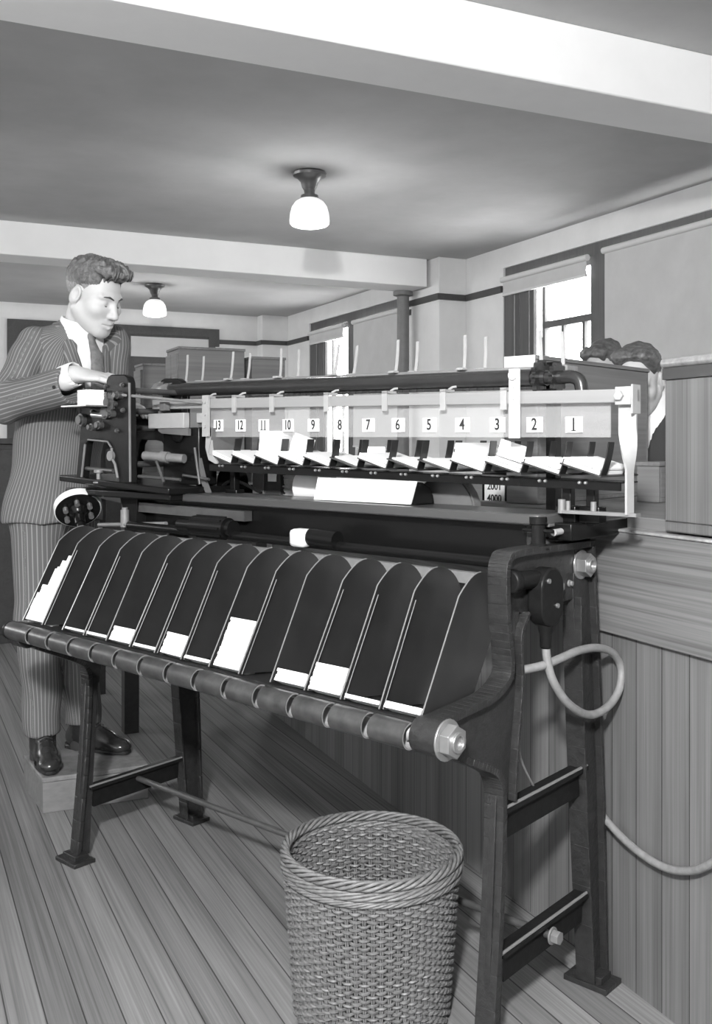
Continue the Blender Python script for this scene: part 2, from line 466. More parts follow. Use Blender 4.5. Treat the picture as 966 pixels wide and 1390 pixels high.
def blind(label, a, b, z0, z1, q=QW-0.03, grp=None):
    t = thing('roller_blind', label, 'blind', tuple(rw(q, (a+b)/2, z1)), RA, grp)
    h = (b-a)/2
    P = []
    for i in range(7):
        zz = (z0-z1)*i/6
        P.append([(0.004*math.sin(i*1.3+j*0.5)*(i/6), -h+2*h*j/8, zz-0.02) for j in range(9)])
    obj('cloth', MB().grid(P, 0.0025), M['blind'], t)
    obj('roller', MB().cyl((0,-h-0.015,0),(0,h+0.015,0),0.022,n=16), M['blind_edge'], t)
    obj('hem_slat', MB().box((-0.008,-h,z0-z1-0.03),(0.010,h,z0-z1-0.012)), M['blind_edge'], t)
    return t
blind('roller blind raised to the top of the bright open window', 5.47, 6.49, 2.385, 2.485)
blind('tan roller blind drawn fully down over the nearest window at right', 3.72, 5.275, 1.0, 2.50)
blind('roller blind drawn down over a window of the far bay behind the pipe', 8.2, 9.24, 1.2, 2.46)
blind('roller blind raised to the top of the small bright window in the far bay', 9.5, 10.42, 2.36, 2.46)

# far door frame with a pale blind on the back wall
df = MB()
df.box((1.16,PB-0.04,2.465),(3.55,PB,2.565)); df.box((1.16,PB-0.04,0),(1.30,PB,2.465)); df.box((3.47,PB-0.04,2.36),(3.55,PB,2.465)); df.box((3.42,PB-0.04,0),(3.5,PB,2.465))
df.box((2.40,PB-0.035,0),(2.50,PB,2.465)); df.box((1.30,PB-0.02,0.0),(2.40,PB-0.006,2.465)); df.box((2.5,PB-0.02,0.0),(3.42,PB-0.006,2.21)); df.box((2.5,PB-0.02,2.44),(3.47,PB-0.006,2.465))
d1 = rstruct('door_1', df, M['rail_wood'])
obj('transom_panel', MB().box((2.5,PB-0.03,2.21),(3.42,PB-0.008,2.44)), M['blind'], d1)
db = MB(); db.cyl((1.38,PB-0.07,1.0),(1.38,PB-0.02,1.0),0.03)
obj('door_knob', db, M['lampmetal'], d1)

# vertical pipe beside the pilaster
pz = MB(); pz.cyl((0,0,0),(0,0,2.515),0.052,n=20); pz.lathe([(0.052,0.0),(0.09,0.0),(0.09,0.02),(0.055,0.03)],n=24); pz.lathe([(0.055,2.47),(0.085,2.48),(0.085,2.513),(0.05,2.513)],n=24)
o = obj('heating_pipe', pz, M['pipe'], loc=(0.405,8.50,0)); tag(o, 'dark vertical pipe beside the white pilaster', 'pipe')

# ceiling lamps
def lamp(label, x, y):
    t = thing('ceiling_lamp', label, 'ceiling lamp', (x,y,CH), 0, 'white dome ceiling lamps')
    obj('canopy', MB().lathe([(0.0,0),(0.092,0),(0.098,-0.008),(0.094,-0.022),(0.07,-0.035),(0.052,-0.055),(0.043,-0.085),(0.035,-0.10),(0,-0.10)],n=32), M['lampmetal'], t)
    obj('stem', MB().lathe([(0,-0.09),(0.033,-0.09),(0.030,-0.12),(0.034,-0.128),(0.050,-0.132),(0.052,-0.150),(0.0,-0.150)],n=28), M['lampmetal'], t)
    pr = [(0.03,-0.145),(0.055,-0.152),(0.082,-0.170),(0.101,-0.198),(0.111,-0.235),(0.115,-0.275),(0.113,-0.292),(0.104,-0.302),(0.07,-0.312),(0.03,-0.317),(0.0,-0.318)]
    obj('shade', MB().lathe(pr,n=40), M['opal'], t, smooth=1.2)
    return t
lamp('white dome ceiling lamp nearest the camera, in front of the far beam', -0.265, 5.63)
lamp('small far white dome ceiling lamp beyond the beam, right of the man', -1.95, 9.57)

# ------------------------------------------------------------------ wooden counter partition, right of and behind the machine
PA = math.radians(23.6)
PO = Vector((0.546,2.307,0))
# local frame: x to the front-right normal? -> y runs along the partition away from the camera, x points behind it
M['oak'] = wood_mat('oak_rail', 0.14, 0.6, axis=1, rough=0.4, warp=12.0, fine=170)
M['board'] = wood_mat('partition_boards', 0.135, 0.50, axis=2, plank=0.082, gap=0.0012, cross=1, rough=0.45, fine=170)
M['cabwood'] = wood_mat('cabinet_wood', 0.13, 0.45, axis=2, rough=0.5, fine=190)
M['pine'] = wood_mat('box_pine', 0.16, 0.35, axis=1, rough=0.6, fine=90)
M['pinex'] = wood_mat('box_pine_across', 0.15, 0.35, axis=0, rough=0.6, fine=90)
M['worn'] = mat('worn_edge', 0.26, 0.6, noise=0.35, scale=40)
M['darkwood'] = wood_mat('dark_wood', 0.05, 0.25, axis=1, rough=0.5)
pt = thing('counter_partition', 'wooden counter partition of vertical boards right of the machine', 'partition', tuple(PO), PA)
obj('board_panel', MB().box((0.0,-1.5,0.0),(0.03,2.3,0.80)), M['board'], pt)
obj('top_rail', MB().box((-0.014,-1.5,0.775),(0.03,2.3,1.005)), M['oak'], pt, bevel=0.003)
obj('cap_moulding', MB().box((-0.017,-1.5,1.0055),(0.036,2.3,1.0125)), M['worn'], pt, bevel=0.004)
obj('counter_top', MB().box((0.036,-1.5,0.95),(0.80,1.93,1.038)), M['pine'], pt, bevel=0.003)
# tall cabinet standing on the counter
ct = thing('wooden_cabinet', 'tall wooden cabinet standing on the counter at the right edge', 'cabinet', tuple(PO + Matrix.Rotation(PA,3,'Z') @ Vector((0,-0.255,1.017))), PA)
obj('carcass', MB().box((0.0,-1.1,0.0215),(0.34,0.0,0.318)).box((0.0,-1.1,0.0),(0.033,0.0,0.0215)), M['cabwood'], ct, bevel=0.003)
obj('frieze', MB().box((-0.004,-1.1,0.318),(0.342,0.003,0.342)), M['darkwood'], ct)
obj('top_slab', MB().box((-0.010,-1.1,0.342),(0.35,0.008,0.362)), M['worn'], ct, bevel=0.008, label='worn pale top slab')

# conduit drooping across the boards
def ploc(y, z, x=-0.03): return PO + Matrix.Rotation(PA,3,'Z') @ Vector((x,y,z))
cpath = smoothstep_path([ploc(0.005,0.40,0.0), ploc(0.003,0.40,-0.018), ploc(-0.05,0.375,-0.024), ploc(-0.16,0.335,-0.024), ploc(-0.27,0.325,-0.024), ploc(-0.36,0.35,-0.024), ploc(-0.45,0.41,-0.024), ploc(-0.62,0.52,-0.024)], 8)
M['cable'] = mat('cable_rubber', 0.19, 0.55, noise=0.15, scale=60)
o = obj('electric_cable', MB().tube([p - PO for p in cpath], 0.0085, 10), M['cable'], loc=tuple(PO)); tag(o, 'grey electric cable drooping across the wooden boards at lower right', 'cable')

MA = math.radians(-42.0)
tq = rw(0.86,4.08,0)
tt = thing('back_table', 'dark wooden table behind the feed end of the machine carrying the crates', 'table', tuple(tq), RA)
obj('table_top', MB().box((0,0,0.955),(0.92,0.80,0.985)), M['darkwood'], tt, bevel=0.004)
for x in (0.05,0.87):
    for y in (0.05,0.75): obj('leg', MB().box((x-0.03,y-0.03,0),(x+0.03,y+0.03,0.955)), M['darkwood'], tt)

# long dark cabinet against the far side of the bay, behind the man
t = thing('storage_cabinet', 'long dark storage cabinet on the floor behind the man at left', 'cabinet', tuple(rw(-1.6,6.25,0)), RA)
obj('carcass', MB().box((0,0,0.06),(3.5,0.55,1.20)), M['darkwood'], t, bevel=0.004)
obj('plinth', MB().box((0.03,0.03,0),(3.47,0.52,0.06)), M['darkwood'], t)
obj('top', MB().box((-0.03,-0.03,1.20),(3.53,0.56,1.235)), M['darkwood'], t, bevel=0.005)
for i in range(5):
    d = obj('door', MB().box((0.02+0.70*i,-0.018,0.10),(0.68+0.70*i,0.002,1.17)), M['darkwood'], t, bevel=0.004)
    obj('knob', MB().lathe([(0,0),(0.016,0.004),(0.018,0.014),(0.010,0.02),(0.008,0.03)],(0.62+0.70*i,-0.046,0.66),(0,1,0),16), M['lampmetal'], d)
# ------------------------------------------------------------------ card sorting machine: local (u, v, w); u to the right end, v to the rear, w up
MO = Vector((-0.808, 2.826, 0)); MRZ = math.radians(-42.0)
def mw(u, v, w): return MO + Matrix.Rotation(MRZ,3,'Z') @ Vector((u,v,w))
M['iron'] = mat('black_iron', 0.010, 0.34, noise=0.25, scale=50, bump=0.05, spec=0.10)
M['cast'] = mat('cast_iron', 0.020, 0.40, noise=0.3, scale=60, bump=0.25)
M['enamel'] = mat('black_enamel', 0.006, 0.25, spec=0.2)
M['fin'] = mat('blued_sheet', 0.020, 0.38, noise=0.18, scale=14, spec=0.55)
M['edge'] = mat('bare_edge', 0.22, 0.35, metal=0.3)
M['steel'] = mat('bright_steel', 0.42, 0.3, metal=0.8, noise=0.1)
M['dullsteel'] = mat('dull_steel', 0.20, 0.5, metal=0.3, noise=0.12, scale=30)
M['tube'] = mat('lip_tube_dark', 0.10, 0.30, noise=0.35, scale=25, metal=0.65)
M['tube_lit'] = mat('lip_tube_lit_inside', 0.25, 0.6)  # paler than the outside: light falling into the tube, put into the colour
M['plank'] = wood_mat('table_plank', 0.055, 0.25, axis=0, rough=0.3)
M['railwood'] = wood_mat('pale_rail', 0.26, 0.10, axis=0, rough=0.5)
M['boardwood'] = wood_mat('board_wood', 0.20, 0.2, axis=0, rough=0.5)
M['strap'] = mat('dark_strap', 0.012, 0.4)
M['tray'] = mat('tray_sheet', 0.04, 0.45)
M['roller'] = mat('roller_dark', 0.035, 0.25, metal=0.3, noise=0.1)
M['grey'] = mat('grey_paint', 0.12, 0.5, noise=0.1)
M['white'] = mat('white_enamel', 0.72, 0.4, noise=0.05)
M['darksteel'] = mat('dark_steel', 0.10, 0.4, metal=0.5, noise=0.15, scale=30)
M['palemetal'] = mat('pale_metal', 0.34, 0.45, noise=0.08, scale=25)

mach = thing('card_sorting_machine', 'long black card sorting machine with fourteen sloping pockets and numbered glass panel', 'machine', tuple(MO), MRZ)
def mp(name, mb, m, parent=mach, **k): return obj(name, mb, m, parent, **k)
def dw(u): return -0.010*u          # the rack sags very slightly to the right end

# --- end frames
def end_frame(u0, u1, right):
    b = MB(); um = (u0+u1)/2
    web = [(.065,.975),(.125,.87),(.112,.72),(.088,.50),(.055,.50),(.045,.55),(-.035,.603),(-.125,.640),(-.16,.66),(-.165,.695),(.013,.712),(.058,.732),(.078,.765)]
    if right: b.uprism(web, um-0.006, um+0.006)
    else: b.uprism([(.112,.64),(.088,.50),(.055,.50),(.045,.55),(-.035,.603),(-.125,.640),(-.16,.66),(.05,.66)], um-0.006, um+0.006)
    def ribbon(path, th, a=u0, c=u1):
        P = smoothstep_path([(0,x,y) for x, y in path], 5); n = len(P); pts = []; q = []
        for i, p in enumerate(P):
            t = (P[min(i+1,n-1)] - P[max(i-1,0)]).normalized(); nn = Vector((0,-t.z,t.y))
            pts.append((p.y+nn.y*th/2, p.z+nn.z*th/2)); q.append((p.y-nn.y*th/2, p.z-nn.z*th/2))
        for i in range(n-1): b.uprism([pts[i], pts[i+1], q[i+1], q[i]], a, c)
    if right:
        b.uprism([(.065,.975),(.40,.980),(.405,.872),(.33,.866),(.14,.860),(.10,.87)], um-0.006, um+0.006)
        ribbon([(.41,.982),(.25,.984),(.10,.984),(.070,.972),(.062,.94),(.066,.85),(.078,.775),(.070,.742),(.020,.716),(-.06,.708),(-.15,.702)], 0.014)
        ribbon([(.142,.862),(.112,.82),(.115,.72),(.098,.60),(.088,.50)], 0.008)
    ribbon([(-.125,.642),(-.038,.602),(.015,.577),(.040,.553),(.050,.50),(.040,.30),(.012,0.02)], 0.014)
    b.uprism([(.042,.52),(.085,.52),(.055,.012),(.010,.012)], um-0.007, um+0.007)
    # rear leg
    top = .98 if right else .95
    b.uprism([(.335,.88),(.345,top),(.40,top),(.425,.72),(.447,.39),(.462,.012),(.405,.012),(.372,.40),(.350,.72)], um-0.007, um+0.007)
    ribbon([(.40,top),(.425,.72),(.447,.39),(.462,.012)], 0.010)
    ribbon([(.345,.87),(.350,.72),(.372,.40),(.405,.012)], 0.006)
    # boss for the front tube
    b.cyl((u0-0.006,-.150,.675),(u1+0.008,-.150,.675),.034,n=24)
    # feet
    for v in (.012,.433): b.box((u0-.030,v-.035,0),(u1+.030,v+.035,.012)); b.box((u0-.012,v-.022,.011),(u1+.012,v+.022,.026))
    o = mp('end_frame', b, M['cast'], bevel=0.002)
    return o
fr_r = end_frame(1.385, 1.430, True)
fr_l = end_frame(-0.030, 0.010, False)
def brace(u, w):
    b = MB(); b.bar((u,.055,w),(u,.385,w+.008),.034,.009); b.uprism([(.06,w),(.38,w+.008),(.375,w-.05),(.07,w-.058)],u-.005,u+.005)
    mp('cross_brace', b, M['iron'])
    h = MB(); h.cyl((u+.012,.052,w+.006),(u+.012,.385,w+.013),.0035,n=8); mp('brace_edge', h, M['edge'])
brace(1.408,.484); brace(1.408,.205); brace(-.010,.200)
mp('tie_rod', MB().cyl((-0.03,.225,.186),(1.44,.225,.186),.0085,n=14), M['darksteel'])
def hexnut(parent, u, v, w, r, t, hole=True):
    b = MB(); b.lathe([(0,0),(r*1.25,0),(r*1.25,.004),(0,.004)], (u,v,w), (1,0,0), 24)
    b.prism([(u+.004, v+r*math.cos(PI/6+k*PI/3), w+r*math.sin(PI/6+k*PI/3)) for k in range(6)], (t,0,0))
    if hole: b.lathe([(r*.62,0),(r*.62,t+.010),(r*.40,t+.010),(r*.40,t-.002),(0,t-.002)], (u,v,w), (1,0,0), 20)
    return mp('hex_nut', b, M['steel'] if hole else M['dullsteel'], parent, bevel=0.001)
hexnut(fr_r, 1.438,-.150,.675,.030,.020); hexnut(fr_r, 1.414,.368,.938,.026,.022); hexnut(fr_r, 1.414,.262,.902,.011,.014,False); hexnut(fr_r,1.414,.318,.902,.006,.006,False)
hexnut(fr_r, 1.428,.225,.186,.014,.016,False)
# posts that carry the table
for v, r in ((.205,.014),(.388,.012)):
    b = MB(); b.lathe([(r*1.7,0),(r*1.5,.006),(r,.012),(r,.05),(r*1.3,.052),(r*1.3,.066),(0,.066)],(1.408,v,.984),(0,0,1),20)
    if v < .3:
        for s in (-1,1): b.cyl((1.408+s*r,v,1.022),(1.408+s*(r+.022),v,1.022),.004,n=10)
    mp('support_post', b, M['iron'])

# --- pockets: divider fins, edge beads and curled lip tubes
NF = 15
def fu(k): return -0.0115 + 0.0995*k
def fin_pt(s, t, k):
    L = .243 + .052*(1-abs(2*s-1)**2.4)
    v = -.152 + .145*s + .5*L*t*.92; w_ = .715 - .017*s + .866*L*t*1.0
    bow = .010*math.sin(PI*s)*t - .018*max(0,s-.55)*t + .004*math.sin(k*2.1)*t
    return (fu(k) - bow, v, w_ + dw(fu(k)))
for k in range(NF):
    P = [[fin_pt(s/14, t/12, k) for s in range(15)] for t in range(13)]
    f = mp('pocket_divider', MB().grid(P, .002), M['fin'])
    e = MB(); e.tube([fin_pt(0.0, t/12, k) for t in range(13)] + [fin_pt(s/14, 1, k) for s in range(1,7)], .0015, 6)
    if k % 2 or k in (6,12): e.tube([Vector(fin_pt(0.0, t/12, k)) + Vector((.007,.004,0)) for t in range(12)], .0011, 6)
    mp('edge_bead', e, M['edge'], f)
for k in range(NF-1):
    a = fu(k)+.012 if k else -.030; c = fu(k+1)-.003
    P = []; Q = []
    for i in range(23):
        an = math.radians(-62 + 318*i/22)      # the slit faces the pocket
        vv = -math.cos(an + PI/2*0)*0; 
        an2 = math.radians(60) + math.radians(318)*i/22
        cy, cz = math.cos(an2), math.sin(an2)
        P.append([(a, -.176+.0245*cy, .689+.0245*cz+dw(a)), (c, -.176+.0245*cy, .689+.0245*cz+dw(c))])
        Q.append([(a, -.176+.0215*cy, .689+.0215*cz+dw(a)), (c, -.176+.0215*cy, .689+.0215*cz+dw(c))])
    b = MB(); b.grid(P); b.cur = 1; b.grid(Q); b.cur = 2
    n = 23
    for j in (0,1):
        for i in range(n-1): b.add([P[i][j],P[i+1][j],Q[i+1][j],Q[i][j]],[(0,1,2,3)])
    for i in (0,n-1): b.add([P[i][0],P[i][1],Q[i][1],Q[i][0]],[(0,1,2,3)])
    mp('lip_tube', b, [M['tube'], M['tube_lit'], M['edge']], recalc=False)
b = MB(); b.cyl((-.032,-.176,.689),(-.026,-.176,.689),.026,n=24); b.cyl((-.045,-.176,.689),(-.032,-.176,.689),.020,.022,n=24)
mp('tube_end_cap', b, M['iron'])
mp('tube_stub', MB().cyl((1.362,-.165,.678),(1.386,-.152,.676),.015,n=18), M['palemetal'])
# pocket floor and rear sheet
mp('pocket_floor', MB().hexa([(-.01,-.150,.706),(1.375,-.150,.692),(1.375,-.005,.676),(-.01,-.005,.690),(-.01,-.150,.709),(1.375,-.150,.695),(1.375,-.005,.679),(-.01,-.005,.693)]), M['fin'])
mp('rear_sheet', MB().hexa([(-.01,-.001,.690),(1.375,-.001,.676),(1.375,.003,.676),(-.01,.003,.690),(-.01,.100,.885),(1.375,.100,.871),(1.375,.104,.871),(-.01,.104,.885)]), M['fin'])
mp('top_strip', MB().hexa([(-.03,.112,.925),(1.39,.112,.911),(1.39,.130,.911),(-.03,.130,.925),(-.03,.112,.948),(1.39,.112,.934),(1.39,.130,.934),(-.03,.130,.948)]), M['dullsteel'])

# --- body under the table
mp('apron', MB().box((-.02,.235,.955),(1.40,.25,1.036)), M['enamel'])
mp('bed_frame', MB().box((.02,.25,1.0),(1.46,.50,1.036)), M['enamel'], bevel=.003)
mp('under_rail', MB().hexa([(-.02,.205,.998),(.50,.205,.993),(.50,.233,.993),(-.02,.233,.998),(-.02,.205,1.026),(.50,.205,1.020),(.50,.233,1.020),(-.02,.233,1.026)]), M['darksteel'])
mp('drive_shaft', MB().cyl((.05,.155,.962),(1.39,.155,.955),.012,n=16), M['enamel'])
b = MB(); b.cyl((.30,.150,.978),(.36,.150,.978),.020,n=20); b.cyl((.36,.150,.978),(.50,.150,.978),.028,n=24); b.cyl((.50,.150,.978),(.52,.150,.978),.022,n=20)
for k in range(8): b.box((.37,.150+.028*math.cos(k*PI/4)-.003,.978+.028*math.sin(k*PI/4)-.003),(.49,.150+.028*math.cos(k*PI/4)+.003,.978+.028*math.sin(k*PI/4)+.003))
mp('clutch_drum', b, M['enamel'])
b = MB(); b.box((.758,.118,.950),(.808,.160,.994)); cp = mp('bearing_cap', b, M['white'], bevel=.010, label='white bearing cap')
mp('bearing_barrel', MB().cyl((.808,.148,.975),(.895,.148,.972),.022,n=20), M['enamel'])
b = MB(); b.cyl((.02,.16,.955),(.02,.16,1.005),.013,n=16); b.cyl((.02,.16,1.005),(.02,.16,1.012),.009,n=16); mp('oil_cup', b, M['dullsteel'])
mp('lever_rod', MB().tube([(-.10,.15,.955),(.02,.155,.962),(.22,.16,.975)],.006,10), M['dullsteel'])
mp('cross_rod', MB().cyl((1.435,.22,1.018),(1.435,.43,1.024),.007,n=12), M['palemetal'])
b = MB(); b.box((1.36,.235,.985),(1.40,.29,1.03)); b.box((1.355,.228,1.028),(1.42,.30,1.035)); mp('corner_bracket', b, M['grey'], bevel=.002)
# table plank
b = MB()
pl = [(.245,.195),(1.385,.195),(1.410,.205),(1.420,.225),(1.420,.345),(.245,.345)]
b.prism([(x,y,1.037-.004*(x-.24)) for x,y in pl],(0,0,.023)); mp('table_plank', b, M['plank'], bevel=.004)
# switch box and its elbow
b = MB()
P = []
for k in range(17):
    a = PI*k/16; P.append((.192+.042*math.cos(a), .908+.042*math.sin(a)))
for k in range(17):
    a = PI+PI*k/16; P.append((.192+.042*math.cos(a), .872+.042*math.sin(a)))
b.uprism(P,1.416,1.452); b.cyl((1.424,.170,.928),(1.420,.078,.930),.019,n=20); b.cyl((1.421,.100,.930),(1.420,.078,.930),.024,n=20)
b.lathe([(.018,0),(.016,-.012),(.013,-.02),(.012,-.05),(0,-.05)],(1.434,.192,.834),(0,0,1),18)
sw = mp('switch_box', b, M['iron'], bevel=.004)
for v, w_ in ((.172,.925),(.205,.872)):
    mp('screw', MB().cyl((1.452,v,w_),(1.456,v,w_),.005,n=12), M['steel'], sw)
pth = smoothstep_path([(1.434,.192,.788),(1.438,.193,.755),(1.446,.203,.715),(1.456,.245,.665),(1.460,.320,.628),(1.462,.395,.628),(1.462,.452,.655),(1.458,.470,.700),(1.455,.440,.738),(1.452,.375,.760),(1.448,.300,.765),(1.442,.235,.758),(1.430,.180,.750),(1.405,.125,.745)],8)
oc = obj('switch_cable', MB().tube([Vector(p) for p in pth], .0088, 12), M['cable'], None, loc=tuple(MO), rotz=MRZ)
tag(oc, 'thick grey cable looping from the switch on the machine end frame', 'cable')
oc['group'] = 'cables'; del oc['group']
# thin second lead hanging behind the end frame
b = MB(); b.tube(smoothstep_path([(1.40,.150,.80),(1.395,.140,.66),(1.395,.16,.56),(1.395,.225,.47),(1.395,.24,.44)],6),.0022,6); mp('thin_lead', b, M['dullsteel'])

# --- conveyor: rail, glass, numbers
def ru(u): return 1.306 + (1.283-1.306)*(u-.03)/1.55      # rail underside
mp('glass_rail', MB().hexa([(.02,.258,ru(.02)),(1.60,.258,ru(1.60)),(1.60,.274,ru(1.60)),(.02,.274,ru(.02)),(.02,.258,ru(.02)+.029),(1.60,.258,ru(1.6)+.027),(1.60,.274,ru(1.6)+.027),(.02,.274,ru(.02)+.029)]), M['railwood'], bevel=.002)
GZ = lambda u: 1.2225-.0055*u
gp = mp('glass_panel', MB().hexa([(.275,.276,GZ(.275)),(1.533,.276,GZ(1.533)),(1.533,.280,GZ(1.533)),(.275,.280,GZ(.275)),(.275,.276,ru(.275)+.01),(1.533,.276,ru(1.533)+.01),(1.533,.280,ru(1.533)+.01),(.275,.280,ru(.275)+.01)]), M['veiled_plate_glass'])
NU = [1.4355-.0957*i+ (0.0) for i in range(13)]
NU = [.312+ (1.452-.312)*(12-i)/12 for i in range(13)]
for i, u in enumerate(NU):
    n = i+1; wz = 1.2535-.011*(u-.3)
    npl = mp('number_plate', MB().box((u-.0195,.2725,wz-.0165),(u+.0195,.2757,wz+.0165)), M['paper'], label='white card printed with the numeral %d' % n)
    text_mesh('numeral', str(n), .036, M['ink'], npl, (u,.2720,wz), (PI/2,0,0), bold=(.0005 if n in (9,8,6) else .0007), sx=.80 if n < 10 else .70)
    if n in (1,11):
        b = MB(); offs = (0,) if n == 1 else (-.0068,.0068)
        for o_ in offs: b.box((u+o_-.0055,.2714,wz-.0135),(u+o_+.0055,.2724,wz-.0115))
        mp('serif', b, M['ink'], npl)
for u in (.272,.40,.553,.755,.95,1.125,1.29):
    b = MB(); z = ru(u); b.box((u-.008,.254,z-.012),(u+.008,.258,z+.034)); b.box((u-.008,.254,z+.030),(u+.008,.290,z+.036)); b.tube([(u+.004,.272,z+.036),(u+.010,.280,z+.042),(u+.016,.286,z+.043)],.0028,6)
    mp('glass_clip', b, M['palemetal'])
# left bracket strip, post and plates
b = MB(); b.box((.268,.250,1.222),(.296,.256,1.340))
for z in (1.25,1.285,1.32): b.cyl((.282,.250,z),(.282,.246,z),.004,n=10)
mp('glass_bracket', b, M['palemetal'])
b = MB(); b.vprism([(.270,1.222),(.292,1.222),(.300,1.17),(.320,1.150),(.318,1.142),(.282,1.155),(.268,1.19)],.262,.268); mp('curved_bracket', b, M['palemetal'])
b = MB(); b.vprism([(.198,1.292),(.236,1.292),(.240,1.16),(.262,1.10),(.285,1.061),(.268,1.061),(.248,1.09),(.230,1.125),(.222,1.061),(.196,1.061)],.262,.272); mp('left_post', b, M['grey'])
b = MB(); b.box((.025,.24,1.247),(.196,.262,1.292)); b.box((.236,.255,1.262),(.268,.262,1.29)); mp('cover_plate', b, M['palemetal'], bevel=.002)
# middle hanger strip with bolts
b = MB(); b.box((1.311,.244,1.213),(1.336,.250,1.362)); b.cyl((1.324,.244,1.348),(1.324,.236,1.348),.010,n=16)
for z in (1.30,1.325): b.cyl((1.324,.244,z),(1.324,.240,z),.004,n=10)
mp('hanger_strip', b, M['white'])
# right end plate and twisted strap
b = MB(); b.box((1.562,.240,1.278),(1.596,.256,1.314)); b.cyl((1.572,.240,1.296),(1.572,.232,1.296),.010,n=6); b.box((1.596,.240,1.26),(1.600,.275,1.318)); mp('end_plate', b, M['palemetal'], bevel=.001)
P = []
for i in range(25):
    t = i/24; z = 1.30 - .24*t
    tw = 0 if t < .28 else (PI/2*.92 if t > .62 else PI/2*.92*(t-.28)/.34)
    hw = .019 if t < .3 else max(.012, .019-.02*(t-.3))
    c = Vector((1.580, .262, z)); d = Vector((math.cos(tw), math.sin(tw), 0))
    P.append([c - d*hw, c - d*hw*.3, c + d*hw*.3, c + d*hw])
mp('twisted_strap', MB().grid(P, .005), M['palemetal'])
b = MB(); b.box((1.425,.255,1.056),(1.600,.275,1.063)); b.cyl((1.445,.262,1.06),(1.445,.262,1.082),.005,n=12); b.cyl((1.50,.268,1.06),(1.50,.268,1.082),.006,n=12); b.cyl((1.43,.262,1.056),(1.43,.262,1.085),.008,n=14)
mp('strap_foot', b, M['dullsteel'])
# bin rail and its supports
b = MB(); b.hexa([(.285,.262,1.124),(1.562,.262,1.106),(1.562,.268,1.106),(.285,.268,1.124),(.285,.262,1.145),(1.562,.262,1.124),(1.562,.268,1.124),(.285,.268,1.145)])
b.hexa([(.285,.262,1.142),(1.562,.262,1.121),(1.562,.34,1.121),(.285,.34,1.142),(.285,.262,1.145),(1.562,.262,1.124),(1.562,.34,1.124),(.285,.34,1.145)])
br = mp('bin_rail', b, M['enamel'])
for u in NU:
    for o_ in (.02,.034): mp('rivet', MB().lathe([(0,0),(.004,0),(.003,.004),(0,.005)],(u+o_,.262,1.139-.016*(u-.3)),(0,-1,0),10), M['steel'], br)
for u, v in ((1.425,.30),(1.475,.31),(.33,.32)):
    b = MB(); b.box((u-.010,v-.010,1.03),(u+.010,v+.010,1.125)); b.box((u-.024,v-.016,1.035),(u+.024,v+.016,1.07)); mp('bin_support', b, M['enamel'], bevel=.002)

# --- sloping bins with dark divider straps
BW = .095; TILT = math.radians(15.5)
BIN = []
for i, u in enumerate(NU):
    base = Vector((u-.026, .262, 1.173 - .010*(u-.3)))
    ex = Vector((math.cos(TILT),0,-math.sin(TILT))); ez = Vector((math.sin(TILT),0,math.cos(TILT))); ey = Vector((0,1,0))
    BIN.append((base, ex, ey, ez))
    def bx(b, x0,x1,y0,y1,z0,z1):
        vs = [base + ex*x + ey*y + ez*z for z in (z0,z1) for x,y in ((x0,y0),(x1,y0),(x1,y1),(x0,y1))]; b.hexa(vs)
    b = MB(); bx(b,0,.098,0,.165,-.003,0)
    bn = mp('card_bin', b, M['tray'])
    for y0 in (.002,.100):
        b = MB(); P = []
        for j in range(9):
            t = j/8; c = base + ex*(.0955 + .003*math.sin(t*PI)) + ey*y0 + ez*(.075*t-.004)
            P.append([c, c+ey*.012, c+ey*.024])
        b.grid(P,.0025); mp('divider_strap', b, M['strap'], bn)
base0, ex, ey, ez = BIN[12]
P = [[base0 + ex*(-.003) + ey*y + ez*(.075*t) for y in (.0,.06,.12)] for t in (0,.5,1)]
mp('end_strap', MB().grid(P,.002), M['grey'])

# --- roller, chain, hook board
b = MB(); b.hexa([(-.06,.405,1.383),(1.36,.405,1.364),(1.36,.455,1.364),(-.06,.455,1.383),(-.06,.405,1.400),(1.36,.405,1.378),(1.36,.455,1.378),(-.06,.455,1.400)])
hb = mp('hook_board', b, M['boardwood'], bevel=.002)
HU = [-.007+.2163*i for i in range(7)]
for i, u in enumerate(HU):
    if i == 6: z = 1.378
    else: z = 1.399-.0155*(u+.06)
    for (du, v, h) in ((0,.412,.082),(.036,.448,.078)):
        lean = [.0,.004,-.003,.008,.002,-.002,-.008][i]
        b = MB(); P = []
        for j in range(8):
            t = j/7
            P.append([Vector((u+du-.0045+lean*t, v-.004*(1-t)**3+.003*t, z+.004+h*t)), Vector((u+du+.0045+lean*t, v-.004*(1-t)**3+.003*t, z+.004+h*t))])
        P.insert(0, [Vector((u+du-.0045,v-.016,z+.003)), Vector((u+du+.0045,v-.016,z+.003))])
        b.grid(P,.0018); b.box((u+du-.008,v-.026,z-.001),(u+du+.012,v-.006,z+.004))
        mp('paper_hook', b, M['palemetal'])
R0 = Vector((-.130,.36,1.372)); R1 = Vector((1.40,.36,1.347)); rd = (R1-R0)
def rpt(t): return R0 + rd*t
b = MB(); b.cyl(rpt(.07),rpt(.935),.0205,n=28); b.cyl(rpt(.93),rpt(.995),.014,n=20); mp('roller', b, M['roller'])
b = MB(); b.cyl(rpt(.0),rpt(.015),.008,n=16); b.cyl(rpt(.015),rpt(.03),.015,n=20); b.cyl(rpt(.03),rpt(.045),.027,n=24); b.cyl(rpt(.045),rpt(.058),.017,n=20); b.cyl(rpt(.058),rpt(.075),.023,n=24)
mp('roller_hub', b, M['steel'])
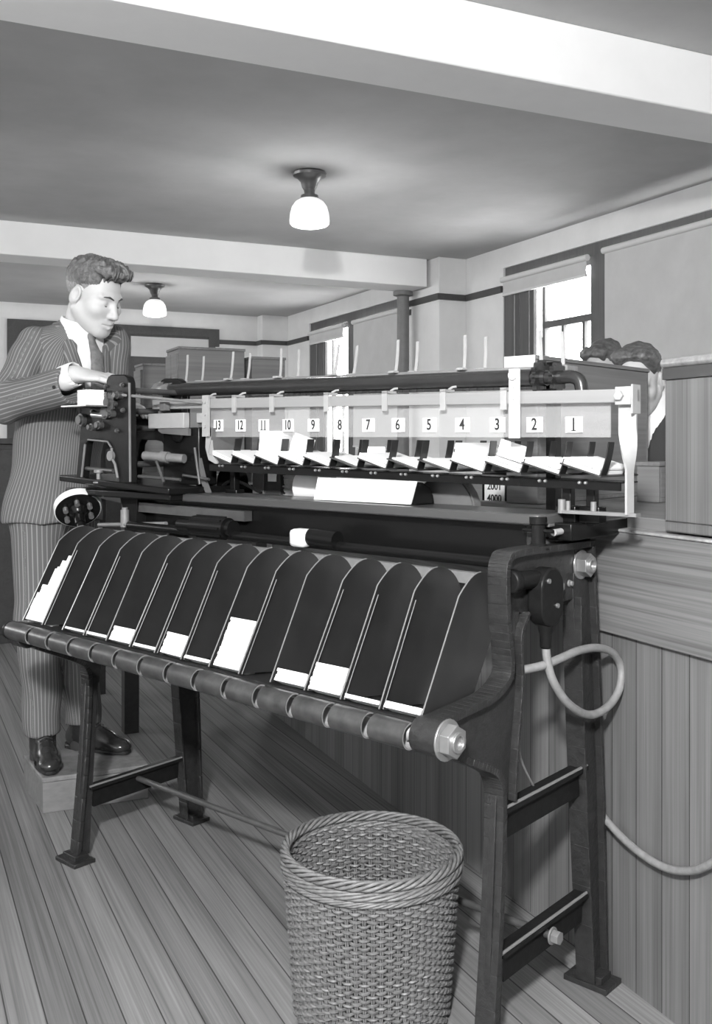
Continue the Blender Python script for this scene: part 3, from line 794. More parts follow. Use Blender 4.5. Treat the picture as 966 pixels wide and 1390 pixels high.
def gear(c, ax, r, n, t, m, name):
    ax = Vector(ax).normalized(); x = ax.orthogonal().normalized(); y = ax.cross(x); c = Vector(c); poly = []
    for k in range(n*4):
        a = 2*PI*k/(n*4); rr = r if k % 4 in (0,1) else r*.86
        poly.append(c + (x*math.cos(a)+y*math.sin(a))*rr)
    b = MB(); b.prism(poly, ax*t); b.cyl(c-ax*.008, c+ax*(t+.010), r*.45, n=18); return mp(name, b, m, smooth=0.3)
gear(rpt(.945), rd, .040, 14, .010, M['roller'], 'sprocket'); gear(rpt(.972), rd, .034, 12, .010, M['roller'], 'sprocket')
b = MB(); b.tube(smoothstep_path([rpt(.985), rpt(1.0), rpt(1.012)+Vector((0,0,-.012)), rpt(1.016)+Vector((0,0,-.05))],6),.015,14); mp('bent_pipe', b, M['roller'])
b = MB(); nl = 110
for k in range(nl):
    t = k/nl; c = Vector((.10+1.24*t,.352,1.337-.012*t+ .004*math.sin(t*PI)))
    R = rotm('X', PI/2 if k % 2 else 0)
    b.box(c-Vector((.0068,.0045 if k%2 else .003,.0035)), c+Vector((.0068,.0045 if k%2 else .003,.0035)))
for k in range(14):
    a = -PI/2 + PI*k/13; c = rpt(.948)+Vector((.0,.040*math.cos(a)*.3,.036*math.sin(a)))
    b.box(c-Vector((.006,.005,.004)), c+Vector((.006,.005,.004)))
mp('drive_chain', b, M['roller'])
# supports of the roller (hang between bed and rail, mostly behind the glass)
for u in (.0,1.33):
    b = MB(); b.box((u-.012,.385,1.035),(u+.012,.41,1.385)); mp('rear_post', b, M['enamel'])

# --- feed head at the left end
b = MB(); b.prism([(-.30,.135,1.083),(.262,.135,1.058),(.262,.52,1.058),(-.30,.52,1.083)],(0,0,.020)); b.box((-.29,.15,1.04),(.25,.50,1.062)); mp('head_bed', b, M['enamel'], bevel=.004)
hp = [(-.227,1.092),(-.206,1.23),(-.196,1.315),(-.062,1.320),(-.062,1.392),(-.052,1.404),(-.036,1.409),(.030,1.406),(.046,1.398),(.054,1.382),(.062,1.085),(.004,1.085),(.000,1.115),(-.010,1.145),(-.030,1.165),(-.032,1.19),(-.050,1.208),(-.080,1.213),(-.155,1.214),(-.170,1.20),(-.190,1.092)]
fh = mp('head_casting', MB().vprism(hp,.150,.175), M['iron'], bevel=.003)
fh2 = mp('head_casting', MB().vprism([(x*.98-.02,z) for x,z in hp],.36,.385), M['iron'], bevel=.003)
b = MB(); b.tube([(-.028,.147,1.188),(-.026,.145,1.16),(-.008,.145,1.14),(.004,.146,1.10)],.004,8); b.tube([(-.155,.147,1.214),(-.05,.147,1.208),(-.03,.147,1.19)],.003,8); b.bar((.060,.148,1.38),(.064,.148,1.09),.006,.004,(0,1,0)); b.bar((-.172,.148,1.20),(-.192,.148,1.095),.006,.004,(0,1,0))
b.cyl((-.030,.150,1.165),(-.030,.140,1.165),.015,n=18)
mp('cast_rim', b, M['dullsteel'], fh)
for u,w_,r,t in ((-.185,1.275,.020,.020),(-.118,1.252,.011,.028),(-.085,1.258,.013,.022),(-.055,1.298,.022,.016),(-.02,1.29,.011,.028),(.02,1.345,.011,.03),(-.045,1.345,.007,.012),(.025,1.375,.006,.010),(-.01,1.32,.008,.014),(-.13,1.33-.03,.006,.010),(.0,1.24,.006,.010),(.03,1.30,.007,.01),(-.06,1.375,.005,.008)):
    mp('head_knob', MB().lathe([(0,0),(r,0),(r,.6*t),(r*.7,.62*t),(r*.7,t),(0,t)],(u,.150,w_),(0,-1,0),20), M['darksteel'], fh)
gear((-.035,.148,1.325),(0,-1,0),.030,16,.008,M['darksteel'],'small_gear').parent = fh
b = MB(); b.box((-.165,.06,1.312),(-.030,.15,1.316)); mp('feed_shelf', b, M['steel'])
b = MB(); b.cyl((-.125,.146,1.290),(-.06,.143,1.285),.010,n=14); mp('feed_roll', b, M['steel'])
for u,w_ in ((-.20,1.275),(-.02,1.30),(.03,1.36),(-.10,1.25),(.03,1.14)): mp('cross_shaft', MB().cyl((u,.17,w_),(u-.01,.37,w_),.009,n=12), M['darksteel'])
b = MB(); b.cyl((.06,.20,1.166),(.20,.24,1.158),.013,n=16); b.cyl((.12,.217,1.163),(.145,.224,1.161),.017,n=16); mp('feed_shaft', b, M['dullsteel'])
b = MB(); b.tube([(.02,.14,1.346),(.12,.20,1.335),(.27,.25,1.318)],.0045,8); mp('long_rod', b, M['dullsteel'])
b = MB(); b.vprism([(.068,1.30),(.145,1.255),(.21,1.245),(.21,1.225),(.085,1.232),(.068,1.24)],.245,.256); b.box((.095,.23,1.30),(.118,.25,1.325)); mp('guide_plate', b, M['grey'])
b = MB(); b.box((.07,.26,1.08),(.24,.33,1.25)); b.cyl((.15,.26,1.23),(.15,.25,1.23),.026,n=20); mp('gear_housing', b, M['enamel'], bevel=.006)
for a_, c_, r_ in (((-.19,.16,1.125),(-.03,.155,1.120),.006),((.06,.18,1.105),(.22,.21,1.098),.005),((.20,.235,1.11),(.30,.25,1.10),.004),((.12,.20,1.15),(.17,.19,1.09),.004),((.235,.25,1.19),(.27,.24,1.085),.004)): mp('bed_rod', MB().cyl(a_,c_,r_,n=12), M['darksteel'])
b = MB(); b.lathe([(0,0),(.016,0),(.016,.004),(.006,.006),(.006,.03),(.014,.032),(.014,.04),(0,.04)],(-.095,.145,1.082),(0,0,1),18); mp('thumb_screw', b, M['dullsteel'])
# motor dome with its white rim under the left end of the bed
c = Vector((-.218,.150,1.003)); ax = Vector((.70,-.30,-.64)).normalized()
wh = mp('hand_wheel', MB().lathe([(0,-.046),(.030,-.042),(.055,-.028),(.067,-.008),(.068,.014),(.050,.018),(.030,.018),(.024,.03),(.018,.036),(.016,.075),(0,.075)],c,ax,36), M['enamel'])
mp('wheel_rim', MB().lathe([(.0685,-.012),(.0715,-.010),(.0715,.012),(.0685,.014)],c,ax,40), M['white'], wh, label='white painted wheel rim')
b = MB()
for k in range(6):
    a = k*PI/3; x = ax.orthogonal().normalized(); y = ax.cross(x); p = c + ax*.018 + (x*math.cos(a)+y*math.sin(a))*.042
    b.cyl(p, p+ax*.016, .008, n=12)
mp('wheel_bolt', b, M['steel'], wh)
mp('wheel_axle', MB().cyl(c+ax*.05,c+ax*.16,.012,n=14), M['iron'], wh)
b = MB(); b.vprism([(-.02,.955),(.02,.955),(.03,1.07),(-.08,1.07)],.20,.235); mp('bed_bracket', b, M['iron'])
# curved grey hood behind the trays
b = MB(); P = []
for i in range(13):
    a = PI*i/12
    P.append([(1.06-.085*math.cos(a),.35,1.040+.085*math.sin(a)),(1.06-.085*math.cos(a),.375,1.040+.085*math.sin(a))])
b.grid(P,.004); b.vprism([(1.06-.085*math.cos(PI*i/12),1.040+.085*math.sin(PI*i/12)) for i in range(13)],.345,.35); mp('curved_hood', b, M['grey'])
b = MB(); b.cyl((.25,.36,1.085),(.25,.40,1.085),.048,n=28); b.cyl((.25,.355,1.085),(.25,.36,1.085),.018,n=20); mp('belt_pulley', b, M['enamel'])
mp('pulley_belt', MB().tube(smoothstep_path([(.22,.35,1.06),(.30,.34,1.095),(.42,.34,1.062)],6),.005,8), M['iron'])

# ------------------------------------------------------------------ white cards in the pockets (each stack lies on its own)
def stack_in_pocket(k, h, label, steps=None, shift=0.0, lean=0.0):
    """block of cards between divider k and k+1, resting in the lip; h along the slope"""
    u0 = fu(k)+.009+shift; u1 = fu(k+1)-.003
    d = Vector((0,.469,.883)); nrm = Vector((0,.883,-.469))
    base = Vector((0,-.1495,.7205 + dw(u0)))
    rnd = random.Random(k*7+1); b = MB()
    if steps is None:
        n = max(3, int(h/.006)); steps = [(h/n, 0.0)]*n
    z = 0.0
    for dh, left in steps:
        j = rnd.uniform(-.0012,.0012); j2 = rnd.uniform(-.0015,.0015)
        pts = []
        for zz in (z+.00015, z+dh-.00015):
            for (uu, nn) in ((u0+left+j,0),(u1+j*.3,0),(u1-.012,.060),(u0+left+j-.004,.060)):
                pts.append(base + Vector((uu,0,0)) + d*(zz + lean*(uu-u0)) + nrm*(nn+j2*(nn==0)))
        b.hexa(pts); z += dh
    o = mw(*(base + Vector((u0,0,0))))
    for i, p in enumerate(b.v): b.v[i] = tuple(Vector(p) - base - Vector((u0,0,0)))
    ob = obj('card_stack', b, M['paper'], None, loc=tuple(o), rotz=MRZ)
    tag(ob, label, 'cards', 'card stacks in the sloping pockets'); return ob
stack_in_pocket(0, .13, 'tall stepped pile of white cards in the leftmost pocket of the rack', steps=[(.030,0),(.030,.0),(.018,.002),(.012,.010),(.012,.013),(.050,.035),(.006,.045),(.02,.052),(.016,.070)])
stack_in_pocket(2, .006, 'thin layer of white cards in the third pocket from the left')
stack_in_pocket(3, .007, 'thin layer of white cards in the fourth pocket from the left')
stack_in_pocket(4, .036, 'low white card stack with dipped top in the fifth pocket from the left', shift=.002)
stack_in_pocket(5, .007, 'thin layer of white cards between two low stacks, sixth pocket from the left')
stack_in_pocket(6, .050, 'medium white card stack in the seventh pocket from the left', shift=.010, lean=-.02)
stack_in_pocket(7, .008, 'thin layer of white cards just left of the tallest middle stack')
stack_in_pocket(8, .112, 'tall white card stack standing in the middle of the rack', shift=.004)
stack_in_pocket(10, .026, 'low white card stack in the eleventh pocket, left of a taller one')
stack_in_pocket(11, .055, 'square white card stack in the third pocket from the right end')
stack_in_pocket(12, .008, 'thin layer of white cards in the second pocket from the right end')
stack_in_pocket(13, .013, 'low white layer of cards in the pocket next to the right end frame')

# cards lying in the numbered bins
BH = {13:.012,12:.012,11:.014,10:.014,9:.012,8:.004,7:.014,6:.004,5:.003,4:.042,3:.012,2:.012,1:.014}
for n, h in BH.items():
    base, ex, ey, ez = BIN[n-1]; rnd = random.Random(n); b = MB()
    rows = [(0,h*.62),(h*.62+.0012,h)] if h > .01 else [(0,h)]
    for a, c in rows:
        k = max(1, int((c-a)/.006)); 
        for i in range(k):
            z0 = a+(c-a)*i/k; z1 = a+(c-a)*(i+1)/k; j = rnd.uniform(-.001,.001); y = rnd.uniform(-.002,.002) + (.010 if n in (8,6,5) else 0)
            vs = [ex*x + ey*yy + ez*z for z in (z0+.0003,z1) for x,yy in ((.004+j,.001+y),(.092+j,.001+y),(.092+j,.147+y),(.004+j,.147+y))]
            b.hexa(vs)
    tall = {4:'thick leaning block of white cards in', 8:'few white cards lying in', 6:'few white cards lying in', 5:'single white cards lying in'}.get(n, 'flat layer of white cards in')
    ob = obj('card_stack', b, M['paper'], None, loc=tuple(mw(*base)), rotz=MRZ)
    tag(ob, '%s the bin under numeral %d' % (tall, n), 'cards', 'cards in the numbered bins')

# upright cards behind the flat layers
for n, hh, lab in ((11,.050,'tall white card block standing upright in the bin under numeral 11'),(10,.050,'white card leaning upright at the back of the bin under numeral 10'),(3,.036,'white sheet leaning upright at the back of the bin under numeral 3')):
    base, ex, ey, ez = BIN[n-1]; p = base + ez*.0155 + ey*(.030 if n != 11 else .006); dp = .004 if n != 11 else .05; b = MB()
    vs = [ex*x + ey*y for x,y in ((.008,.0),(.088,.0),(.088,dp),(.008,dp))]; vs += [v + Vector((.006, .25*hh if n != 11 else 0, hh - (v.z if n == 11 else 0))) for v in vs]; b.hexa(vs)
    ob = obj('upright_card', b, M['paper'], None, loc=tuple(mw(*p)), rotz=MRZ); tag(ob, lab, 'card', 'upright cards in the bins')

# card tray standing on the plank: dark quarter-round sides, white cards in front
tray = thing('card_tray', 'dark curved card tray with a broad white front standing on the table plank', 'card tray', tuple(mw(.735,.235,1.0591)), MRZ)
b = MB(); L_ = .312
prof = [(.006,0),(.020,.052),(.045,.050),(.070,.038),(.085,.018),(.088,0)]
for x in (0, L_-.006): b.prism([(x,a,c) for a,c in prof],(.006,0,0))
b.box((.006,.060,0),(L_-.006,.088,.004)); b.hexa([(.0,.083,0),(L_,.083,0),(L_,.088,0),(.0,.088,0),(.0,.080,.02),(L_,.080,.02),(L_,.085,.02),(.0,.085,.02)])
obj('tray_body', b, M['enamel'], tray)
b = MB(); b.hexa([(-.004,0,.0005),(L_-.002,0,.0005),(L_-.002,.005,.0005),(-.004,.005,.0005),(-.002,.013,.056),(L_+.006,.013,.054),(L_+.006,.018,.054),(-.002,.018,.056)])
for i in range(8): b.hexa([(.008,.008+.006*i,.001),(L_-.008,.008+.006*i,.001),(L_-.008,.0135+.006*i,.001),(.008,.0135+.006*i,.001),(.008,.018+.006*i,.045),(L_-.008,.018+.006*i,.045),(L_-.008,.0235+.006*i,.045),(.008,.0235+.006*i,.045)])
obj('white_cards', b, M['paper'], tray)

# cards on the feed shelf under the man's hand
b = MB(); rnd = random.Random(3)
for i in range(9):
    j = rnd.uniform(-.001,.001); b.box((-.036+j,-.020,.0052*i),(.032+j,.028,.0052*i+.0049))
ob = obj('card_stack', b, M['paper'], None, loc=tuple(mw(-.090,.112,1.3165)), rotz=MRZ); tag(ob, 'white card stack on the feed shelf under the hand of the man', 'cards')
b = MB(); b.box((0,0,0),(.13,.07,.022)); b.box((.01,.005,.0225),(.125,.068,.028))
ob = obj('card_stack', b, M['paper'], None, loc=tuple(mw(.075,.40,1.0785)), rotz=MRZ); tag(ob, 'white cards lying on the machine bed behind the feed shaft', 'cards')
# ------------------------------------------------------------------ wicker waste basket
M['wicker'] = mat('wicker_cane', 0.13, 0.5, noise=0.35, scale=90)
M['wicker_rim'] = mat('wicker_rim_cane', 0.14, 0.45, noise=0.35, scale=70)
bk = thing('wicker_basket', 'round wicker waste basket on the floor in front of the machine', 'basket', (0.033,2.10,0))
BHt = 0.345
def br_(z): return 0.160 + (0.184-0.160)*(z/BHt)
NS = 64
b = MB()
for k in range(NS):
    a = 2*PI*k/NS
    for da in (-0.012, 0.012):
        b.tube([(br_(z)*math.cos(a+da), br_(z)*math.sin(a+da), z) for z in (0.005, .1, .2, .33)], 0.0022, 5)
nrow = 42
for r in range(nrow):
    z = 0.012 + r*0.00755; n = NS*4; band = (r > 34); ph = PI*(r % 2)
    P = []
    for i in range(n):
        a = 2*PI*i/n
        rr = br_(z) + 0.0044*math.tanh(2.4*math.cos(a*NS/2 + ph))
        P.append((rr*math.cos(a), rr*math.sin(a), z + 0.0012*math.sin(a*5+r) + 0.0008*math.sin(a*NS/2+r)))
    b.tube(P, 0.0031 if not band else 0.0036, 5, closed=True)
obj('woven_side', b, M['wicker'], bk, smooth=1.2)
b = MB()
for ring, (rad, zc, nt, rs, amp) in enumerate(((0.184, BHt-0.004, 9, 0.0040, 0.0078), (0.187, BHt-0.024, 7, 0.0036, 0.0060), (0.1865, BHt-0.040, 11, 0.0030, 0.0042))):
    for s in range(5):
        n = 312; P = []
        for i in range(n):
            a = 2*PI*i/n; t = a*nt + s*2*PI/5
            rr = rad + amp*math.cos(t)*.9; P.append((rr*math.cos(a), rr*math.sin(a), zc + amp*math.sin(t)))
        b.tube(P, rs, 6, closed=True)
obj('rim', b, M['wicker_rim'], bk, smooth=1.2)
b = MB(); b.lathe([(0,0.004),(0.160,0.004),(0.163,0.010),(0.160,0.016),(0,0.016)], n=48)
for r in range(1,14): b.tube([(0.0115*r*math.cos(2*PI*i/60), 0.0115*r*math.sin(2*PI*i/60), 0.017+.0015*math.sin(i*PI/2+r*PI)) for i in range(60)], .004, 5, closed=True)
obj('base', b, M['wicker'], bk)

# ------------------------------------------------------------------ step box
M['stepwood'] = mat('scuffed_step_wood', 0.17, 0.7, noise=0.35, scale=18, bump=0.1)
M['stepside'] = wood_mat('step_side_wood', 0.17, 0.25, axis=0, rough=0.7)
c0, c1, c2 = Vector((-1.018,3.203,0)), Vector((-.700,3.345,0)), Vector((-.83,3.60,0)); c3 = Vector((-1.165,3.455,0))
sb = thing('step_box', 'low scuffed wooden step box under the feet of the man', 'box', tuple(c0))
def quad(z0, z1, inset=0.0):
    cc = (c0+c1+c2+c3)/4
    P = [p - (p-cc).normalized()*inset - c0 for p in (c0,c1,c2,c3)]
    return [p + Vector((0,0,z0)) for p in P] + [p + Vector((0,0,z1)) for p in P]
obj('side_board', MB().hexa(quad(0,.098,.003)), M['stepside'], sb, bevel=.002)
obj('top_board', MB().hexa(quad(.098,.115)), M['stepwood'], sb, bevel=.004)

# ------------------------------------------------------------------ boxes behind the machine
def wbox(name, label, cat, loc, rz, sx, sy, sz, fronts=(), m='pine', panels=None, grp=None, lid=True, nailed=False):
    """wooden box: origin at its front-left bottom corner; x right along the front, y to the rear"""
    t = thing(name, label, cat, loc, rz, grp); e = .012
    b = MB(); b.box((0,0,0),(sx,e,sz)); b.box((0,sy-e,0),(sx,sy,sz)); b.box((0,e,0),(sx,sy-e,e)); obj('front_board', b, M['pinex'], t, bevel=.0015)
    b = MB(); b.box((0.0,e,e),(e,sy-e,sz)); b.box((sx-e,e,e),(sx,sy-e,sz)); obj('side_board', b, M[m], t, bevel=.0015)
    if lid: obj('lid', MB().box((-.004,-.004,sz),(sx+.004,sy+.004,sz+.012)), M[m], t, bevel=.002)
    if panels:
        nx, nz = panels
        for i in range(nx):
            for j in range(nz):
                y0 = sy*(i+.08)/nx; y1 = sy*(i+.92)/nx; z0 = sz*(j+.06)/nz; z1 = sz*(j+.94)/nz
                p = obj('drawer_front', MB().box((-.010,y0,z0),(0.002,y1,z1)), M['pine'], t, bevel=.002)
                obj('label_holder', MB().box((-.013,(y0+y1)/2-.018,(z0+z1)/2+.01),(-.009,(y0+y1)/2+.018,(z0+z1)/2+.035)), M['worn'], p)
    return t
q = rw(1.14,4.216,0)
wbox('wooden_crate', 'large wooden card crate on the table left of centre, behind the hooks', 'crate', (q.x,q.y,.985), RA, .30, .20, .63, panels=(2,2))
q = rw(1.05,4.50,0)
wbox('wooden_crate', 'narrow wooden crate at the left, just behind the large crate', 'crate', (q.x,q.y,.985), RA, .22, .16, .575, panels=(1,2))
q = rw(1.48,4.23,0)
wbox('wooden_crate', 'lower wooden crate against the right side of the large crate', 'crate', (q.x,q.y,.985), RA, .16, .20, .60)
# tall narrow box right of the glass panel
tb = wbox('card_cabinet', 'tall pale wooden box behind the right end of the glass panel', 'box', (.412,2.706,1.039), MRZ, .098, .66, .388, m='pine')
lb = obj('label_card', MB().box((-.002,-.008,.368),(.094,-.004,.400)), M['paper'], tb, label='white label card'); 
# drawer box with the printed range label under the trays
p = Vector((.362,2.66,0))
dbx = wbox('drawer_box', 'plain wooden drawer box labelled 2001 over 4000 below the trays', 'box', (.374,2.860,1.039), MRZ, .105, .22, .085)
lh = obj('label_frame', MB().box((-.006,-.006,-.030),(.080,-.001,.080)), M['enamel'], dbx)
lc = obj('label_card', MB().box((.004,-.009,-.020),(.072,-.006,.070)), M['paper'], lh, label='white label printed 2001 4000')
text_mesh('lettering', '2001', .030, M['ink'], lc, (.038,-.0095,.040), (PI/2,0,0), bold=.0005, sx=.82)
text_mesh('lettering', '4000', .030, M['ink'], lc, (.038,-.0095,.005), (PI/2,0,0), bold=.0005, sx=.82)
# boxes and a board behind the right end post
wbox('wooden_box', 'small wooden box standing behind the right end post of the machine', 'box', (.785,2.76,1.039), MRZ, .065, .12, .10)
# clutter on the machine bed, below the trays
def onbed(name, label, cat, b, m, u, v, rz=0.0, bevel=0.0):
    o = obj(name, b, m, None, loc=tuple(mw(u, v, 1.0368)), rotz=MRZ+rz, bevel=bevel); return tag(o, label, cat)
o = onbed('card_box', 'dark card box with a small white label below the trays', 'box', MB().box((0,0,0),(.065,.07,.095)), M['darkwood'], .36, .41, bevel=.002)
obj('label_card', MB().box((.015,-.003,.055),(.050,0.0005,.080)), M['paper'], o)
onbed('ledger_box', 'pale box standing left of the dark card box below the trays', 'box', MB().box((0,0,0),(.048,.07,.095)), M['grey'], .305, .41, bevel=.002)
b = MB(); b.cyl((0,0,.045),(.09,.01,.045),.045,n=28); b.lathe([(0,0),(.018,0),(.018,-.001),(0,-.001)],(0,0,.045),(1,.1,0),16)
onbed('paper_roll', 'roll of white paper lying below the trays left of the card tray', 'paper roll', b, M['paper'], .525, .40)
b = MB(); rnd = random.Random(5)
for i in range(17):
    j = rnd.uniform(-.004,.004); b.box((j,rnd.uniform(-.004,.004),.005*i),(.055+j,.06,.005*i+.0045))
onbed('paper_pile', 'small untidy pile of papers below the trays beside the paper roll', 'papers', b, M['worn'], .44, .41)
# ------------------------------------------------------------------ people
M['skin'] = mat('skin', 0.50, 0.55, noise=0.05, scale=25)
M['hair'] = mat('hair_dark', 0.10, 0.42, noise=0.5, scale=60, stretch=(1,1,1), bump=0.5)
M['hair_side'] = mat('hair_cropped', 0.22, 0.6, noise=0.4, scale=120)
M['brow'] = mat('brow_dark', 0.06, 0.6)
M['shirt'] = mat('shirt_white', 0.80, 0.8)
M['tie'] = mat('tie_grey', 0.13, 0.6, noise=0.3, scale=60)
M['shoe'] = mat('shoe_leather', 0.022, 0.22, noise=0.2, scale=30)
M['suit_plain'] = mat('suit_dark', 0.035, 0.85)
M['button'] = mat('button_dark', 0.02, 0.3)
def suit_mat(name, g, g2, period):
    m = bpy.data.materials.new(name); m.use_nodes = True; nt = m.node_tree; N = nt.nodes; L = nt.links; b = N['Principled BSDF']
    b.inputs['Roughness'].default_value = 0.9; b.inputs['Specular IOR Level'].default_value = 0.2
    at = N.new('ShaderNodeAttribute'); at.attribute_name = 'stripe'
    d = N.new('ShaderNodeMath'); d.operation = 'DIVIDE'; L.new(at.outputs['Fac'], d.inputs[0]); d.inputs[1].default_value = period
    f = N.new('ShaderNodeMath'); f.operation = 'FRACT'; L.new(d.outputs[0], f.inputs[0])
    c = N.new('ShaderNodeMath'); c.operation = 'GREATER_THAN'; L.new(f.outputs[0], c.inputs[0]); c.inputs[1].default_value = 0.76
    mx = N.new('ShaderNodeMix'); mx.data_type = 'RGBA'; L.new(c.outputs[0], mx.inputs[0])
    mx.inputs[6].default_value = (g,g,g,1); mx.inputs[7].default_value = (g2,g2,g2,1); L.new(mx.outputs[2], b.inputs['Base Color'])
    return m
M['suit'] = suit_mat('pinstripe_suit', 0.115, 0.24, 0.0125)

def basis(F, pitch=0.0, roll=0.0):
    """columns: right, forward, up (forward tipped down by pitch)"""
    F = np.array([F[0], F[1], 0.0]); F /= np.linalg.norm(F); R = np.array([F[1], -F[0], 0.0]); U = np.array([0,0,1.0])
    f = F*math.cos(pitch) - U*math.sin(pitch); u = U*math.cos(pitch) + F*math.sin(pitch)
    r = R*math.cos(roll) + u*math.sin(roll); u2 = u*math.cos(roll) - R*math.sin(roll)
    return np.stack([r, f, u2], 1)

def head_sdf(S_, c, B, sc=1.0):
    c = np.array(c, float); T = lambda x,y,z: c + B @ (np.array([x,y,z])*sc)
    def E(x,y,z,rx,ry,rz,k,sub=False,rot=None):
        R = B if rot is None else B @ np.array(rot)
        S_.ell(T(x,y,z), np.array([rx,ry,rz])*sc, k*sc, R, sub)
    def Cp(a,b,ra,rb,k,sub=False): S_.cap(T(*a),T(*b),ra*sc,rb*sc,k*sc,None,sub)
    E(0,-.018,.045,.075,.097,.080,.02)
    E(0,.028,-.015,.064,.068,.088,.03); E(0,.040,-.045,.052,.050,.050,.03)
    E(0,.030,-.070,.050,.056,.042,.025)
    for s in (-1,1): Cp((s*.060,-.005,-.045),(s*.022,.072,-.098),.018,.014,.03)
    E(0,.079,-.102,.021,.017,.018,.02)
    for s in (-1,1): E(s*.043,.060,-.022,.024,.026,.022,.025)
    for s in (-1,1): Cp((s*.012,.088,.024),(s*.046,.072,.022),.009,.008,.014)
    for s in (-1,1): E(s*.031,.099,.004,.017,.013,.010,.012,True)
    for s in (-1,1): E(s*.031,.0745,.003,.0145,.0145,.0115,.004)
    Cp((0,.086,.020),(0,.110,-.030),.0075,.0115,.012)
    E(0,.1125,-.034,.0125,.0115,.0105,.008)
    for s in (-1,1): E(s*.0125,.1005,-.037,.0075,.010,.008,.006)
    for s in (-1,1): Cp((s*.021,.094,-.046),(s*.033,.084,-.068),.002,.002,.006,True)
    E(0,.085,-.066,.030,.016,.020,.015)
    Cp((-.022,.091,-.0635),(0,.1005,-.0620),.0045,.0060,.005); Cp((.022,.091,-.0635),(0,.1005,-.0620),.0045,.0060,.005)
    Cp((-.020,.091,-.0745),(0,.0985,-.0765),.0050,.0070,.005); Cp((.020,.091,-.0745),(0,.0985,-.0765),.0050,.0070,.005)
    Cp((-.027,.093,-.0675),(0,.1070,-.0690),.0022,.0024,.003,True); Cp((.027,.093,-.0675),(0,.1070,-.0690),.0022,.0024,.003,True)
    for s in (-1,1):
        E(s*.079,-.008,-.004,.0105,.021,.034,.005,rot=[[1,0,0],[0,.97,.22],[0,-.22,.97]])
        E(s*.086,-.002,.002,.007,.011,.019,.005,True)
    return T

def hand_sdf(S_, wrist, fwd, back, side, curl=0.5, sc=1.0):
    """wrist point; fwd along the fingers, back = direction of the back of the hand, side = towards the thumb"""
    w = np.array(wrist,float); f = np.array(fwd,float); f /= np.linalg.norm(f); s = np.array(side,float); s -= f*(s@f); s /= np.linalg.norm(s); b = np.cross(f, s)
    if b @ np.array(back) < 0: b = -b
    R = np.stack([s,f,b],1)
    S_.ell(w+f*.050*sc, np.array([.040,.052,.0155])*sc, .012, R)
    S_.cap(w-f*.03, w+f*.02, .027, .028, .02, (b,.75))
    for i,(off,ln) in enumerate(((.030,.072),(.010,.082),(-.010,.077),(-.029,.060))):
        p = w + (f*.090 + s*off)*sc; d = f.copy(); segs = (.44,.31,.25); r = .0092*sc
        for j,sg in enumerate(segs):
            a = curl*(.45 if j == 0 else .75); d = d*math.cos(a) - b*math.sin(a); d /= np.linalg.norm(d)
            q = p + d*ln*sg*sc; S_.cap(p, q, r, r*.9, .004 if j else .008); p = q; r *= .9
    p = w + f*.025*sc + s*.028*sc; d = f*.62 + s*.60 - b*.42; d /= np.linalg.norm(d)
    q = p + d*.045*sc; S_.cap(p,q,.0135*sc,.011*sc,.012); d2 = f*.9 + s*.1 - b*.45; d2 /= np.linalg.norm(d2); S_.cap(q,q+d2*.034*sc,.011*sc,.0092*sc,.004)

def stripes_about(segs):
    """stripe coordinate: angle about the nearest limb axis times a mean radius"""
    def f(P):
        best = np.full(len(P),1e9); out = np.zeros(len(P))
        for a,b,r,ref in segs:
            a = np.array(a,float); b = np.array(b,float); ax = (b-a)/np.linalg.norm(b-a); ref = np.array(ref,float)
            x = ref - ax*(ref@ax); x /= np.linalg.norm(x); y = np.cross(ax,x); q = P-a
            h = np.clip(q@ax,0,np.linalg.norm(b-a)); dd = np.linalg.norm(q-np.outer(h,ax),axis=1)
            ang = np.arctan2(q@y,q@x)*r; m = dd < best; best[m] = dd[m]; out[m] = ang[m]
        return out
    return f

# ---- the operator, standing on the step box
HP = np.array([-.892,3.355,1.702]); HB = basis((.90,-.42), math.radians(24), math.radians(-3))
TB = basis((.77,-.64), 0.05)                       # torso
P_ = dict(pelvis=(-1.055,3.435,1.02), chest=(-1.005,3.415,1.38), neck=(-.950,3.395,1.585), rs=(-1.080,3.320,1.532), ls=(-.865,3.495,1.555),
          re=(-1.135,3.215,1.335), rwr=(-.880,3.085,1.418), le=(-.870,3.44,1.31), lwr=(-.800,3.235,1.345),
          rh=(-1.090,3.375,.98), lh=(-1.000,3.490,.98), rk=(-1.085,3.375,.60), lk=(-.985,3.500,.60), ra=(-1.080,3.405,.205), la=(-.975,3.525,.205),
          rt=(-1.000,3.235,.145), lt=(-.815,3.455,.145))
A = {k: np.array(v) for k, v in P_.items()}
man = thing('person', 'person in pinstripe suit with bowed head standing on the step box at left', 'person', tuple((c0+c1+c2+c3)/4 + Vector((0,0,.115))))
mo = np.array(man.location)
def sub_origin(o): return o
b = SDF()
b.ell(A['pelvis'], (.135,.095,.13), .05, TB); b.ell(A['chest'], (.150,.100,.20), .06, TB)
b.cap(A['rs'], A['ls'], .048, .048, .05)
b.chain([A['rs'],A['re'],A['rwr']], [.046,.038,.027], .02); b.chain([A['ls'],A['le'],A['lwr']], [.046,.038,.027], .02)
b.chain([A['rh'],A['rk'],A['ra']], [.075,.052,.036], .03); b.chain([A['lh'],A['lk'],A['la']], [.075,.052,.036], .03)
b.chain([A['ra'],A['ra']-np.array([0,0,.055]),A['rt']+np.array([-.004,.03,-.004])], [.034,.026,.014], .01); b.chain([A['la'],A['la']-np.array([0,0,.055]),A['lt']+np.array([-.03,.004,-.004])], [.034,.026,.014], .01)
b.cap(A['neck']+np.array([-.01,.01,-.03]), HP + HB @ np.array([0,-.022,-.055]), .060, .054, .03)
hand_sdf(b, A['rwr'], (.97,-.03,-.10), (0,-.35,.94), (.1,.9,.25), .40, 1.08)
